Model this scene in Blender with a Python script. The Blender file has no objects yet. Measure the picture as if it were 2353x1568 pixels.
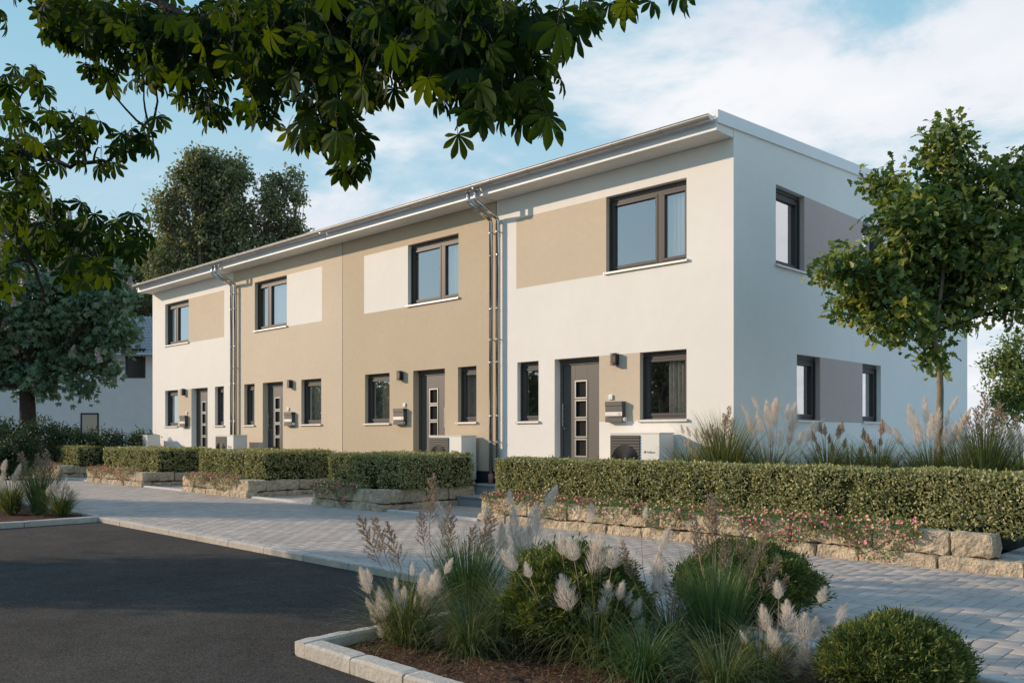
import bpy, math, random
import numpy as np
from mathutils import Vector, noise
rng = np.random.default_rng(7); random.seed(7)
sc = bpy.context.scene
COL = sc.collection
R = math.radians
# ------------------------------------------------------------------ frame: x along the facade, y into the house, z up
F, PX, HZ, EYE = 1977., 1176., 995., 1.6
CAM = np.array([7.537, -13.010])
RT = np.array([0.7129, 0.7011]); FW = np.array([-0.7012, 0.7130])      # camera right / forward on the ground
def W(X, Y, z=0.):                       # metres right / ahead of the camera -> world
    p = CAM + RT*X + FW*Y
    return np.array([p[0], p[1], z])
def at(px, py, Y):                       # photo pixel at distance Y -> world
    return W((px-PX)/F*Y, Y, EYE + (HZ-py)/F*Y)
# ------------------------------------------------------------------ objects
BASE = {}
def tag(o, label=None, cat=None, group=None, kind=None):
    if label: o['label'] = label
    if cat: o['category'] = cat
    if group: o['group'] = group
    if kind: o['kind'] = kind
    return o
def thing(name, label, cat, loc=(0,0,0), rz=0., group=None):
    o = bpy.data.objects.new(name, None); COL.objects.link(o)
    o.empty_display_size = .2
    o.location = [float(a) for a in loc]; o.rotation_euler[2] = rz
    BASE[o.name] = np.array(o.location) if rz == 0 else np.zeros(3)
    return tag(o, label, cat, group)
class MB:
    def __init__(s): s.v = []; s.f = []; s.m = []
    def add(s, vs, fs, m=0):
        n = len(s.v); s.v += [tuple(float(c) for c in p) for p in vs]
        s.f += [tuple(i+n for i in f) for f in fs]; s.m += [m]*len(fs); return s
    def box(s, x0, x1, y0, y1, z0, z1, m=0, bev=0.):
        if bev <= 0:
            vs = [(x,y,z) for z in (z0,z1) for y in (y0,y1) for x in (x0,x1)]
            return s.add(vs, [(0,2,3,1),(4,5,7,6),(0,1,5,4),(2,6,7,3),(0,4,6,2),(1,3,7,5)], m)
        b = bev; vs = []; idx = {}
        for i,(x,sx) in enumerate(((x0,1),(x1,-1))):
            for j,(y,sy) in enumerate(((y0,1),(y1,-1))):
                for k,(z,sz) in enumerate(((z0,1),(z1,-1))):
                    idx[i,j,k] = (len(vs), len(vs)+1, len(vs)+2)
                    vs += [(x,y+sy*b,z+sz*b),(x+sx*b,y,z+sz*b),(x+sx*b,y+sy*b,z)]
        fs = []
        for i in (0,1):
            fs.append([idx[i,j,k][0] for j,k in ((0,0),(1,0),(1,1),(0,1))])
            fs.append([idx[j,i,k][1] for j,k in ((0,0),(1,0),(1,1),(0,1))])
            fs.append([idx[j,k,i][2] for j,k in ((0,0),(1,0),(1,1),(0,1))])
        for a in (0,1):
            for c in (0,1):
                fs.append([idx[a,c,0][0],idx[a,c,1][0],idx[a,c,1][1],idx[a,c,0][1]])
                fs.append([idx[a,0,c][0],idx[a,1,c][0],idx[a,1,c][2],idx[a,0,c][2]])
                fs.append([idx[0,a,c][1],idx[1,a,c][1],idx[1,a,c][2],idx[0,a,c][2]])
        for t in idx.values(): fs.append(list(t))
        return s.add(vs, fs, m)
    def tube(s, pts, rad, n=8, m=0, cap=True):
        pts = [np.array(p, float) for p in pts]
        if not hasattr(rad, '__len__'): rad = [rad]*len(pts)
        rings = []; up = None
        for i,p in enumerate(pts):
            d = pts[min(i+1,len(pts)-1)] - pts[max(i-1,0)]; d = d/(np.linalg.norm(d)+1e-9)
            if up is None:
                up = np.array([0,0,1.]) if abs(d[2]) < .9 else np.array([1.,0,0])
            a = np.cross(d, up); a /= np.linalg.norm(a)+1e-9; b = np.cross(a, d); up = b
            rings.append([p + rad[i]*(math.cos(t)*a + math.sin(t)*b) for t in [2*math.pi*q/n for q in range(n)]])
        vs = [v for r in rings for v in r]; fs = []
        for i in range(len(pts)-1):
            for q in range(n):
                fs.append((i*n+q, i*n+(q+1)%n, (i+1)*n+(q+1)%n, (i+1)*n+q))
        if cap: fs += [tuple(range(n))[::-1], tuple((len(pts)-1)*n+q for q in range(n))]
        return s.add(vs, fs, m)
    def map(s, fn): s.v = [fn(*v) for v in s.v]; return s
def wbase(o):
    b = np.zeros(3)
    while o is not None: b += np.array(o.location) ; o = o.parent
    return b
def link(name, me, mats, parent, smooth):
    for m in (mats if isinstance(mats,(list,tuple)) else [mats]): me.materials.append(m)
    if smooth: me.polygons.foreach_set('use_smooth', [True]*len(me.polygons))
    o = bpy.data.objects.new(name, me); COL.objects.link(o)
    if parent is not None: o.parent = parent
    return o
def obj(name, mb, mats, parent=None, smooth=False, local=False, fix=True):
    me = bpy.data.meshes.new(name)
    off = np.zeros(3) if (local or parent is None) else wbase(parent)
    me.from_pydata([tuple(np.array(v)-off) for v in mb.v], [], mb.f)
    me.polygons.foreach_set('material_index', mb.m)
    if fix:
        import bmesh
        bm = bmesh.new(); bm.from_mesh(me); bmesh.ops.recalc_face_normals(bm, faces=bm.faces); bm.to_mesh(me); bm.free()
    me.update()
    return link(name, me, mats, parent, smooth)
def arr_obj(name, V, Fc, mats, parent=None, rnd=None, mi=None, smooth=False, local=False):   # big meshes from arrays, faces all k-gons
    if not (local or parent is None): V = V - wbase(parent)
    me = bpy.data.meshes.new(name); n, k = Fc.shape
    me.vertices.add(len(V)); me.vertices.foreach_set('co', V.astype(np.float32).ravel())
    me.loops.add(n*k); me.loops.foreach_set('vertex_index', Fc.astype(np.int32).ravel())
    me.polygons.add(n); me.polygons.foreach_set('loop_start', np.arange(0, n*k, k, dtype=np.int32))
    me.polygons.foreach_set('loop_total', np.full(n, k, dtype=np.int32))
    if mi is not None: me.polygons.foreach_set('material_index', mi.astype(np.int32))
    me.update(calc_edges=True)
    if rnd is not None:
        a = me.attributes.new('rnd', 'FLOAT', 'POINT'); a.data.foreach_set('value', rnd.astype(np.float32))
    return link(name, me, mats, parent, smooth)
def copy_tree(o, parent=None, label=None, loc=None, rz=None):
    c = o.copy(); COL.objects.link(c); c.parent = parent
    if label: c['label'] = label
    if loc is not None: c.location = [float(a) for a in loc]
    if rz is not None: c.rotation_euler[2] = rz
    for ch in list(o.children): copy_tree(ch, c)
    return c
def join(parts):                         # parts: list of (V, F, rnd)
    V, Fc, Q, n = [], [], [], 0
    for v, f, q in parts:
        V.append(v); Fc.append(f+n); Q.append(q); n += len(v)
    return np.vstack(V), np.vstack(Fc), np.concatenate(Q)
def nrm(a): return a/(np.linalg.norm(a, axis=-1, keepdims=True)+1e-9)
def frames(d, n):
    y = nrm(d); z = nrm(n - (n*y).sum(-1, keepdims=True)*y); x = np.cross(y, z)
    return np.stack([x, y, z], -1)
def scatter(tv, tf, P, M, S, q=None):
    tv = np.asarray(tv, float); tf = np.asarray(tf); m = len(P); S = np.asarray(S, float)
    if S.ndim == 1: S = S[:,None].repeat(3, 1)
    V = np.einsum('mij,mnj->mni', M, tv[None]*S[:,None,:]) + P[:,None,:]
    Fc = tf[None] + (np.arange(m)*len(tv))[:,None,None]
    if q is None: q = rng.random(m)
    return V.reshape(-1,3), Fc.reshape(-1, tf.shape[1]), np.repeat(q, len(tv))
# ------------------------------------------------------------------ materials
def mat(name, col, rough=.8, metal=0., spec=.5, bump=None, var=None, coat=0.):
    m = bpy.data.materials.new(name); m.use_nodes = True; nt = m.node_tree; b = nt.nodes['Principled BSDF']
    b.inputs['Base Color'].default_value = (*col, 1); b.inputs['Roughness'].default_value = rough
    b.inputs['Metallic'].default_value = metal; b.inputs['Specular IOR Level'].default_value = spec
    b.inputs['Coat Weight'].default_value = coat
    tc = nt.nodes.new('ShaderNodeTexCoord')
    if var:                              # list of (scale, amount[, detail]) multiplying the colour
        cur = None
        for sc_, am, *rest in var:
            t = nt.nodes.new('ShaderNodeTexNoise'); t.inputs['Scale'].default_value = sc_
            t.inputs['Detail'].default_value = rest[0] if rest else 4; t.inputs['Roughness'].default_value = .6
            nt.links.new(tc.outputs['Object'], t.inputs['Vector'])
            r = nt.nodes.new('ShaderNodeMapRange'); r.inputs[1].default_value = .3; r.inputs[2].default_value = .7
            r.inputs[3].default_value = 1-am; r.inputs[4].default_value = 1+am
            nt.links.new(t.outputs['Fac'], r.inputs[0])
            mx = nt.nodes.new('ShaderNodeVectorMath'); mx.operation = 'SCALE'
            if cur is None: mx.inputs[0].default_value = col
            else: nt.links.new(cur, mx.inputs[0])
            nt.links.new(r.outputs[0], mx.inputs['Scale']); cur = mx.outputs[0]
        nt.links.new(cur, b.inputs['Base Color'])
    if bump:                             # list of (scale, strength, distance)
        prev = None
        for s_, st, ds in bump:
            t = nt.nodes.new('ShaderNodeTexNoise'); t.inputs['Scale'].default_value = s_; t.inputs['Detail'].default_value = 5
            nt.links.new(tc.outputs['Object'], t.inputs['Vector'])
            bp = nt.nodes.new('ShaderNodeBump'); bp.inputs['Strength'].default_value = st; bp.inputs['Distance'].default_value = ds
            nt.links.new(t.outputs['Fac'], bp.inputs['Height'])
            if prev: nt.links.new(prev, bp.inputs['Normal'])
            prev = bp.outputs['Normal']
        nt.links.new(prev, b.inputs['Normal'])
    return m
def leafmat(name, c0, c1, trans=.35, rough=.5, spec=.4, tcol=None, extra=None):
    m = bpy.data.materials.new(name); m.use_nodes = True; nt = m.node_tree; b = nt.nodes['Principled BSDF']
    out = nt.nodes['Material Output']
    at_ = nt.nodes.new('ShaderNodeAttribute'); at_.attribute_name = 'rnd'
    r = nt.nodes.new('ShaderNodeValToRGB'); r.color_ramp.elements[0].color = (*c0,1); r.color_ramp.elements[1].color = (*c1,1)
    for p, c in (extra or []):
        e = r.color_ramp.elements.new(p); e.color = (*c,1)
    nt.links.new(at_.outputs['Fac'], r.inputs[0]); nt.links.new(r.outputs[0], b.inputs['Base Color'])
    b.inputs['Roughness'].default_value = rough; b.inputs['Specular IOR Level'].default_value = spec
    if trans > 0:
        t = nt.nodes.new('ShaderNodeBsdfTranslucent'); mx = nt.nodes.new('ShaderNodeMixShader'); mx.inputs[0].default_value = trans
        mu = nt.nodes.new('ShaderNodeVectorMath'); mu.operation = 'MULTIPLY'; mu.inputs[1].default_value = tcol or (1.9,1.7,.5)
        nt.links.new(r.outputs[0], mu.inputs[0]); nt.links.new(mu.outputs[0], t.inputs['Color'])
        nt.links.new(b.outputs[0], mx.inputs[1]); nt.links.new(t.outputs[0], mx.inputs[2]); nt.links.new(mx.outputs[0], out.inputs['Surface'])
    return m
WHITE = mat('white_render', (.80,.765,.70), .9, spec=.2, bump=[(260,.35,.004),(60,.2,.003)], var=[(.6,.03),(5,.015),(90,.03)])
TAN_H2 = mat('pale_tan_render', (.62,.52,.395), .9, spec=.2, bump=[(260,.4,.004),(60,.2,.003)], var=[(.6,.035),(7,.03),(90,.04)])
TAN_H3 = mat('tan_render', (.535,.435,.31), .9, spec=.2, bump=[(260,.4,.004),(60,.2,.003)], var=[(.6,.035),(7,.03),(90,.04)])
TAN = mat('sand_render', (.60,.495,.37), .9, spec=.2, bump=[(260,.4,.004),(60,.2,.003)], var=[(.6,.035),(7,.03),(90,.04)])
TAN_SHADE = mat('sand_render_shaded', (.52,.41,.365), .9, spec=.2, bump=[(260,.4,.004),(60,.2,.003)], var=[(.6,.035),(7,.03),(90,.04)])  # same sand render, greyed to carry the side wall's shade in its colour
PLINTH = mat('plinth_bitumen', (.02,.024,.03), .7, var=[(8,.2)])
FRAME = mat('anthracite_frame', (.062,.056,.052), .5, spec=.3)
DOORM = mat('door_panel', (.085,.076,.068), .5, var=[(40,.03)])
BLACK = mat('black_plastic', (.018,.018,.02), .5)
ALU = mat('sill_aluminium', (.62,.59,.55), .45, metal=.3, var=[(6,.04)])
STEEL = mat('brushed_steel', (.62,.60,.56), .3, metal=.9, bump=[(200,.1,.001)])
ZINC = mat('zinc_gutter', (.42,.40,.37), .38, metal=.75, var=[(5,.1),(40,.05)])
PIPE = mat('polished_pipe', (.55,.55,.53), .16, metal=1., var=[(3,.08)])
SOFFIT = mat('soffit_board', (.74,.71,.66), .6, var=[(3,.03)])
TRIM = mat('white_trim_metal', (.78,.77,.75), .5, var=[(2,.03)])
ROOFM = mat('roof_membrane', (.16,.165,.17), .8, var=[(2,.1)])
TERRA = mat('terracotta_sleeve', (.36,.16,.11), .7)
INT = mat('interior_plaster', (.42,.41,.39), .9)
CURT = leafmat('curtain_cloth', (.88,.86,.80), (.9,.88,.82), .4, .9, .1, (1,1,1))
HPW = mat('white_powder_coat', (.74,.72,.67), .45, var=[(3,.015)])
HPD = mat('grey_louvre', (.062,.058,.048), .5)
LOGO = mat('grey_lettering', (.12,.12,.12), .5)
BELLM = mat('white_bell_plastic', (.85,.84,.82), .35)
MAILM = mat('mailbox_steel', (.085,.077,.07), .45)
def glass():
    m = bpy.data.materials.new('window_glass'); m.use_nodes = True; nt = m.node_tree; nt.nodes.remove(nt.nodes['Principled BSDF'])
    o = nt.nodes['Material Output']; g = nt.nodes.new('ShaderNodeBsdfGlossy'); g.inputs['Roughness'].default_value = .005
    g.inputs['Color'].default_value = (.95,.95,.95,1)
    t = nt.nodes.new('ShaderNodeBsdfTransparent'); t.inputs['Color'].default_value = (.95,.96,.95,1)
    fr = nt.nodes.new('ShaderNodeLayerWeight'); fr.inputs['Blend'].default_value = .5
    pw = nt.nodes.new('ShaderNodeMath'); pw.operation = 'POWER'; pw.inputs[1].default_value = 2.2; nt.links.new(fr.outputs['Facing'], pw.inputs[0])
    r = nt.nodes.new('ShaderNodeMath'); r.operation = 'MULTIPLY_ADD'; r.inputs[1].default_value = .9; r.inputs[2].default_value = .44; r.use_clamp = True
    tc = nt.nodes.new('ShaderNodeTexCoord'); nz = nt.nodes.new('ShaderNodeTexNoise'); nz.inputs['Scale'].default_value = 1.3; nz.inputs['Detail'].default_value = 1
    bp = nt.nodes.new('ShaderNodeBump'); bp.inputs['Strength'].default_value = .05; bp.inputs['Distance'].default_value = .02
    nt.links.new(tc.outputs['Object'], nz.inputs['Vector']); nt.links.new(nz.outputs['Fac'], bp.inputs['Height']); nt.links.new(bp.outputs[0], g.inputs['Normal'])
    mx = nt.nodes.new('ShaderNodeMixShader')
    nt.links.new(pw.outputs[0], r.inputs[0]); nt.links.new(r.outputs[0], mx.inputs[0])
    nt.links.new(t.outputs[0], mx.inputs[1]); nt.links.new(g.outputs[0], mx.inputs[2]); nt.links.new(mx.outputs[0], o.inputs['Surface'])
    return m
GLASS = glass()
DGLASS = mat('dark_door_glass', (.03,.027,.025), .12, spec=.22)
KERB = mat('kerb_concrete', (.47,.42,.355), .9, spec=.2, bump=[(35,.6,.012),(140,.4,.004)], var=[(2.2,.10),(18,.10),(90,.08)])
STONE = mat('rough_sandstone', (.52,.42,.295), .95, spec=.15, bump=[(9,.9,.05),(32,1.,.03),(110,.8,.010)], var=[(1.6,.22),(9,.24),(45,.22)])
GREYSTEP = mat('bluestone_step', (.27,.28,.285), .85, bump=[(70,.3,.004)], var=[(6,.1),(60,.06)])
EDGE = mat('pale_edging_stone', (.52,.50,.46), .9, bump=[(60,.4,.005)], var=[(12,.1)])
MULCH = mat('bark_mulch', (.105,.058,.036), .95, spec=.1, bump=[(28,1.,.05),(90,.9,.02)], var=[(6,.2),(45,.45),(120,.3)])
SOIL = mat('garden_soil', (.13,.10,.07), .95, spec=.1, bump=[(30,.8,.03)], var=[(.8,.15),(30,.25)])
GRAVEL = mat('pale_gravel_ground', (.50,.48,.44), .95, spec=.1, bump=[(40,.5,.02)], var=[(.3,.06),(8,.1),(60,.15)])
def asphalt():
    m = mat('asphalt', (.058,.051,.043), .95, spec=.10, bump=[(55,.9,.012),(180,.7,.006)], var=[(.35,.20,5),(2.2,.17),(9,.14,3),(34,.42,3),(90,.5,2)])
    return m
ASPH = asphalt()
def paver_mat():
    m = mat('concrete_paver', (.40,.345,.29), .9, spec=.2, bump=[(90,.4,.004),(300,.3,.002)], var=[(.5,.08),(7,.06),(120,.12)])
    nt = m.node_tree; b = nt.nodes['Principled BSDF']; src = b.inputs['Base Color'].links[0].from_socket
    a = nt.nodes.new('ShaderNodeAttribute'); a.attribute_name = 'rnd'
    r = nt.nodes.new('ShaderNodeMapRange'); r.inputs[3].default_value = .90; r.inputs[4].default_value = 1.09
    s = nt.nodes.new('ShaderNodeVectorMath'); s.operation = 'SCALE'
    nt.links.new(a.outputs['Fac'], r.inputs[0]); nt.links.new(src, s.inputs[0]); nt.links.new(r.outputs[0], s.inputs['Scale']); nt.links.new(s.outputs[0], b.inputs['Base Color'])
    return m
PAVER = paver_mat()
BARK = mat('bark', (.12,.095,.07), .95, spec=.1, bump=[(30,.8,.02)], var=[(5,.25),(40,.2)])
BARKY = mat('smooth_young_bark', (.21,.175,.115), .8, spec=.2, bump=[(40,.4,.006)], var=[(8,.2),(50,.12)])
BARKD = mat('dark_bark', (.045,.036,.03), .95, spec=.1, bump=[(30,.8,.02)], var=[(5,.25)])
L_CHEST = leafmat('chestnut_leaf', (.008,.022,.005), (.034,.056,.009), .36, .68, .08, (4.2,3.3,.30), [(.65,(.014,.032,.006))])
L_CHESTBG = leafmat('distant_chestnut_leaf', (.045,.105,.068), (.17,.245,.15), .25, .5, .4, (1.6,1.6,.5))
L_BLOSSOM = leafmat('chestnut_blossom', (.42,.36,.35), (.72,.62,.58), .25, .8, .2, (1,1,1))
L_OAK = leafmat('oak_leaf', (.034,.082,.026), (.40,.39,.10), .33, .5, .35, (1.5,1.5,.5), [(.55,(.090,.140,.036))])
L_BGTREE = leafmat('background_leaf', (.045,.065,.028), (.15,.15,.065), .25, .6, .3, (1.4,1.3,.5))
L_TALL = leafmat('tall_tree_leaf', (.085,.12,.065), (.36,.33,.17), .32, .6, .3, (1.3,1.25,.6), [(.55,(.16,.185,.09))])
L_PALE = leafmat('pale_background_leaf', (.05,.07,.03), (.13,.14,.07), .25, .6, .3, (1.4,1.3,.6))
L_DARKBUSH = leafmat('dark_bush_leaf', (.012,.032,.012), (.035,.065,.020), .2, .5, .4)
L_HEDGE = leafmat('hedge_leaf', (.120,.130,.045), (.70,.65,.38), .25, .5, .4, (1.2,1.2,.5), [(.5,(.36,.355,.155))])
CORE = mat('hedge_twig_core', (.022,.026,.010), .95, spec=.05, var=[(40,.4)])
L_BUSH = leafmat('shrub_needle_leaf', (.050,.080,.020), (.30,.30,.085), .25, .5, .35, (1.3,1.3,.5), [(.6,(.105,.135,.034))])
L_GRASS = leafmat('grass_blade', (.050,.080,.026), (.46,.42,.19), .32, .5, .35, (1.3,1.2,.5), [(.5,(.12,.155,.050))])
L_REED = leafmat('reed_blade', (.035,.095,.040), (.17,.24,.075), .25, .5, .35, (1.4,1.3,.5))
L_PLUME = leafmat('cream_plume', (.66,.57,.49), (.95,.89,.80), .35, .9, .1, (1.1,1.05,1.))
L_BROWN = leafmat('brown_seed_head', (.36,.22,.12), (.66,.48,.30), .2, .9, .1, (1.1,1,.9))
L_REEDHEAD = leafmat('reddish_reed_panicle', (.26,.17,.11), (.58,.43,.31), .15, .9, .1, (1,1,1))
L_STEM = leafmat('straw_stem', (.30,.20,.09), (.38,.28,.15), .1, .8, .2, (1,1,1))
L_FLEAF = leafmat('trailing_leaf', (.06,.13,.03), (.17,.25,.07), .3, .5, .3, (1.3,1.3,.5))
L_PINK = leafmat('pink_petal', (.66,.10,.20), (.88,.60,.36), .25, .6, .3, (1,1,1), [(.35,(.76,.20,.28)),(.65,(.86,.38,.32))])
# ------------------------------------------------------------------ world, sun, camera
sunv = Vector((-1.5, -1.0, .62)).normalized()          # towards the sun
el = math.asin(sunv.z); azr = math.atan2(sunv.x, sunv.y)
w = bpy.data.worlds.new('World'); sc.world = w; w.use_nodes = True; nt = w.node_tree
bg = nt.nodes['Background']; sky = nt.nodes.new('ShaderNodeTexSky'); sky.sky_type = 'NISHITA'; sky.sun_disc = False
sky.sun_elevation = el; sky.sun_rotation = azr; sky.air_density = 1.0; sky.dust_density = .6; sky.ozone_density = 1.5
tc = nt.nodes.new('ShaderNodeTexCoord')
sp = nt.nodes.new('ShaderNodeSeparateXYZ'); nt.links.new(tc.outputs['Generated'], sp.inputs[0])
dz = nt.nodes.new('ShaderNodeMath'); dz.operation = 'ADD'; dz.inputs[1].default_value = .22; nt.links.new(sp.outputs['Z'], dz.inputs[0])
dx = nt.nodes.new('ShaderNodeMath'); dx.operation = 'MAXIMUM'; dx.inputs[1].default_value = .06; nt.links.new(dz.outputs[0], dx.inputs[0])
dv = nt.nodes.new('ShaderNodeVectorMath'); dv.operation = 'DIVIDE'
nt.links.new(tc.outputs['Generated'], dv.inputs[0]); nt.links.new(dx.outputs[0], dv.inputs[1])
mp = nt.nodes.new('ShaderNodeMapping'); nt.links.new(dv.outputs[0], mp.inputs[0])
mp.inputs['Location'].default_value = (3.1, 1.7, 0); mp.inputs['Scale'].default_value = (1,1,.3)
n1 = nt.nodes.new('ShaderNodeTexNoise'); n1.inputs['Scale'].default_value = 1.75; n1.inputs['Detail'].default_value = 9; n1.inputs['Roughness'].default_value = .58; n1.inputs['Distortion'].default_value = .25
nt.links.new(mp.outputs[0], n1.inputs['Vector'])
def lin(prev, vec, k):
    d_ = nt.nodes.new('ShaderNodeVectorMath'); d_.operation = 'DOT_PRODUCT'; d_.inputs[1].default_value = vec
    nt.links.new(tc.outputs['Generated'], d_.inputs[0])
    m_ = nt.nodes.new('ShaderNodeMath'); m_.operation = 'MULTIPLY_ADD'; m_.inputs[1].default_value = k
    nt.links.new(d_.outputs['Value'], m_.inputs[0]); nt.links.new(prev, m_.inputs[2]); return m_.outputs[0]
cur = lin(n1.outputs['Fac'], (.7129,.7011,0), .20)           # more cloud to the north-east
cur = lin(cur, (-.7012,.7130,0), .20)                         # less cloud to the south-east
cur = lin(cur, (0,0,1), -.42)                                 # less cloud overhead
of = nt.nodes.new('ShaderNodeMath'); of.operation = 'ADD'; of.inputs[1].default_value = -.046; nt.links.new(cur, of.inputs[0])
rp = nt.nodes.new('ShaderNodeValToRGB'); rp.color_ramp.elements[0].position = .44; rp.color_ramp.elements[1].position = .62
rp.color_ramp.interpolation = 'EASE'
nt.links.new(of.outputs[0], rp.inputs[0])
n2 = nt.nodes.new('ShaderNodeTexNoise'); n2.inputs['Scale'].default_value = 3.; n2.inputs['Detail'].default_value = 6
nt.links.new(mp.outputs[0], n2.inputs['Vector'])
cc = nt.nodes.new('ShaderNodeValToRGB'); cc.color_ramp.elements[0].color = (5.35,5.6,6.1,1); cc.color_ramp.elements[1].color = (6.2,6.3,6.5,1)
cc.color_ramp.elements[0].position = .35; cc.color_ramp.elements[1].position = .6
nt.links.new(n2.outputs['Fac'], cc.inputs[0])
sg = nt.nodes.new('ShaderNodeVectorMath'); sg.operation = 'MULTIPLY'; sg.inputs[1].default_value = (4.2,4.3,4.7)
nt.links.new(sky.outputs[0], sg.inputs[0])
hz_ = nt.nodes.new('ShaderNodeVectorMath'); hz_.operation = 'ADD'; hz_.inputs[1].default_value = (1.75,1.55,2.9); nt.links.new(sg.outputs[0], hz_.inputs[0])
cap = nt.nodes.new('ShaderNodeValToRGB'); cap.color_ramp.elements[0].color = (4.2,5.4,5.9,1); cap.color_ramp.elements[1].color = (2.3,3.9,6.4,1)
cap.color_ramp.elements[0].position = .02; cap.color_ramp.elements[1].position = .75
e = cap.color_ramp.elements.new(.26); e.color = (3.0,4.45,5.35,1)
e = cap.color_ramp.elements.new(.42); e.color = (2.0,3.8,4.9,1)
nt.links.new(sp.outputs['Z'], cap.inputs[0])
mn = nt.nodes.new('ShaderNodeVectorMath'); mn.operation = 'MINIMUM'; nt.links.new(hz_.outputs[0], mn.inputs[0]); nt.links.new(cap.outputs[0], mn.inputs[1])
mx = nt.nodes.new('ShaderNodeMix'); mx.data_type = 'RGBA'
nt.links.new(rp.outputs[0], mx.inputs['Factor']); nt.links.new(mn.outputs[0], mx.inputs['A']); nt.links.new(cc.outputs[0], mx.inputs['B'])
nt.links.new(mx.outputs['Result'], bg.inputs['Color']); bg.inputs['Strength'].default_value = .15
sl = bpy.data.lights.new('sun', 'SUN'); sl.energy = 4.7; sl.angle = R(.6); sl.color = (1., .79, .60)
so = bpy.data.objects.new('sun', sl); COL.objects.link(so); so.rotation_euler = (-sunv).to_track_quat('-Z', 'Y').to_euler(); so.location = (-40,-30,30)
cd = bpy.data.cameras.new('camera'); co = bpy.data.objects.new('camera', cd); COL.objects.link(co); sc.camera = co
cd.lens = 36*F/2352; cd.sensor_width = 36; cd.shift_y = 211/2352; cd.clip_end = 3000; cd.clip_start = .05
co.location = (CAM[0], CAM[1], EYE); co.rotation_euler = (R(90), 0, math.atan2(.7012,.7130))
sc.view_settings.view_transform = 'Standard'; sc.view_settings.look = 'None'; sc.view_settings.exposure = 0; sc.view_settings.gamma = 1
sc.cycles.max_bounces = 8; sc.cycles.transparent_max_bounces = 16; sc.cycles.use_denoising = True
# ================================================================== ground
def sheet(name, poly, z, m, **k):
    mb = MB(); mb.add([(x,y,z) for x,y in poly], [tuple(range(len(poly)))]); o = obj(name, mb, m); o['kind'] = 'structure'; return o
sheet('ground', [(-900,-900),(900,-900),(900,900),(-900,900)], -.06, GRAVEL)
KV = -7.15; WV = -2.9
sheet('road', [(-8.73,-60),(2.02,-60),(2.02,KV),(-8.73,KV)], 0.0, ASPH)
sheet('road', [(2.02,-60),(40,-60),(40,-9.68),(2.02,-9.68)], 0.0, ASPH)
sheet('road', [(-60,-60),(-8.73,-60),(-8.73,-12.5),(-60,-12.5)], 0.0, ASPH)
def grid_ground(name, x0, x1, y0, y1, z, st, amp, m):
    nx = int((x1-x0)/st)+1; ny = int((y1-y0)/st)+1; mb = MB()
    for j in range(ny+1):
        for i in range(nx+1):
            x = x0+(x1-x0)*i/nx; y = y0+(y1-y0)*j/ny
            mb.v.append((x,y,z+amp*noise.fractal(Vector((x*6,y*6,z)),1,2,4)))
    for j in range(ny):
        for i in range(nx): a = j*(nx+1)+i; mb.f.append((a,a+1,a+nx+2,a+nx+1)); mb.m.append(0)
    o = obj(name, mb, m, smooth=True, fix=False); o['kind'] = 'structure'; return o
grid_ground('planting_bed', 2.14, 9.5, -9.56, KV-.02, .025, .05, .03, MULCH)
grid_ground('planting_bed', -14, -8.86, -12.4, KV-.02, .06, .1, .03, MULCH)
# mulch chips
def chips(name, x0, x1, y0, y1, z, n):
    P = np.stack([rng.uniform(x0,x1,n), rng.uniform(y0,y1,n), z+rng.uniform(0,.02,n)],-1)
    d = rng.normal(size=(n,3))*[1,1,.25]; nn = rng.normal(size=(n,3))*.35+[0,0,1]
    tv = [(-.5,-1,0),(.5,-1,0),(.4,1,0),(-.4,1,0)]
    S = np.stack([rng.uniform(.002,.005,n), rng.uniform(.008,.026,n), np.ones(n)],-1)
    V,Fc,q = scatter(tv,[(0,1,2,3)],P,frames(d,nn),S)
    L = leafmat('bark_chip',(.06,.03,.018),(.28,.17,.10),0,.9,.1)
    o = arr_obj(name,V,Fc,L,rnd=q); o['kind'] = 'stuff'; return tag(o,'reddish brown bark chips spread in the front planting bed','bark mulch')
chips('bark_mulch', 2.2, 6.6, -9.5, KV-.1, .035, 16000)
# herringbone pavers
def pavers(x0, x1, y0, y1, z):
    w_ = .1385; g = .0042; V = []; Fc = []; Q = []; n = 0
    for j in range(int(math.floor(y0/w_))-2, int(math.ceil(y1/w_))+2):
        for i in range(int(math.floor(x0/w_))-2, int(math.ceil(x1/w_))+2):
            t = (i+j) % 4
            if t == 0: a,b,c,d = i*w_, (i+2)*w_, j*w_, (j+1)*w_
            elif t == 2: a,b,c,d = i*w_, (i+1)*w_, j*w_, (j+2)*w_
            else: continue
            a = max(a,x0); b = min(b,x1); c = max(c,y0); d = min(d,y1)
            if b-a < .03 or d-c < .03: continue
            h = z + random.uniform(-.0012,.0012); e = .003; tx = random.uniform(-.003,.003); ty = random.uniform(-.003,.003)
            g1 = g*random.uniform(.6,1.3)
            a += g1; b -= g; c += g; d -= g1
            o_ = [(a,c),(b,c),(b,d),(a,d)]; q_ = [(a+e,c+e),(b-e,c+e),(b-e,d-e),(a+e,d-e)]
            mx_, my_ = (a+b)/2, (c+d)/2
            V += [(x,y,z-.03) for x,y in o_] + [(x,y,h-.0016) for x,y in o_] + [(x,y,h+(x-mx_)*tx+(y-my_)*ty) for x,y in q_]
            for k in range(4):
                l = (k+1)%4
                Fc += [(n+k,n+l,n+4+l,n+4+k),(n+4+k,n+4+l,n+8+l,n+8+k)]
            Fc.append((n+8,n+9,n+10,n+11)); Q += [random.random()]*12; n += 12
    return np.array(V), np.array(Fc), np.array(Q)
V,Fc,Q = pavers(-34, 9.5, KV+.13, WV+.35, .09)
o = arr_obj('pavement', V, Fc, PAVER, rnd=Q); o['kind'] = 'structure'
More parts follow.
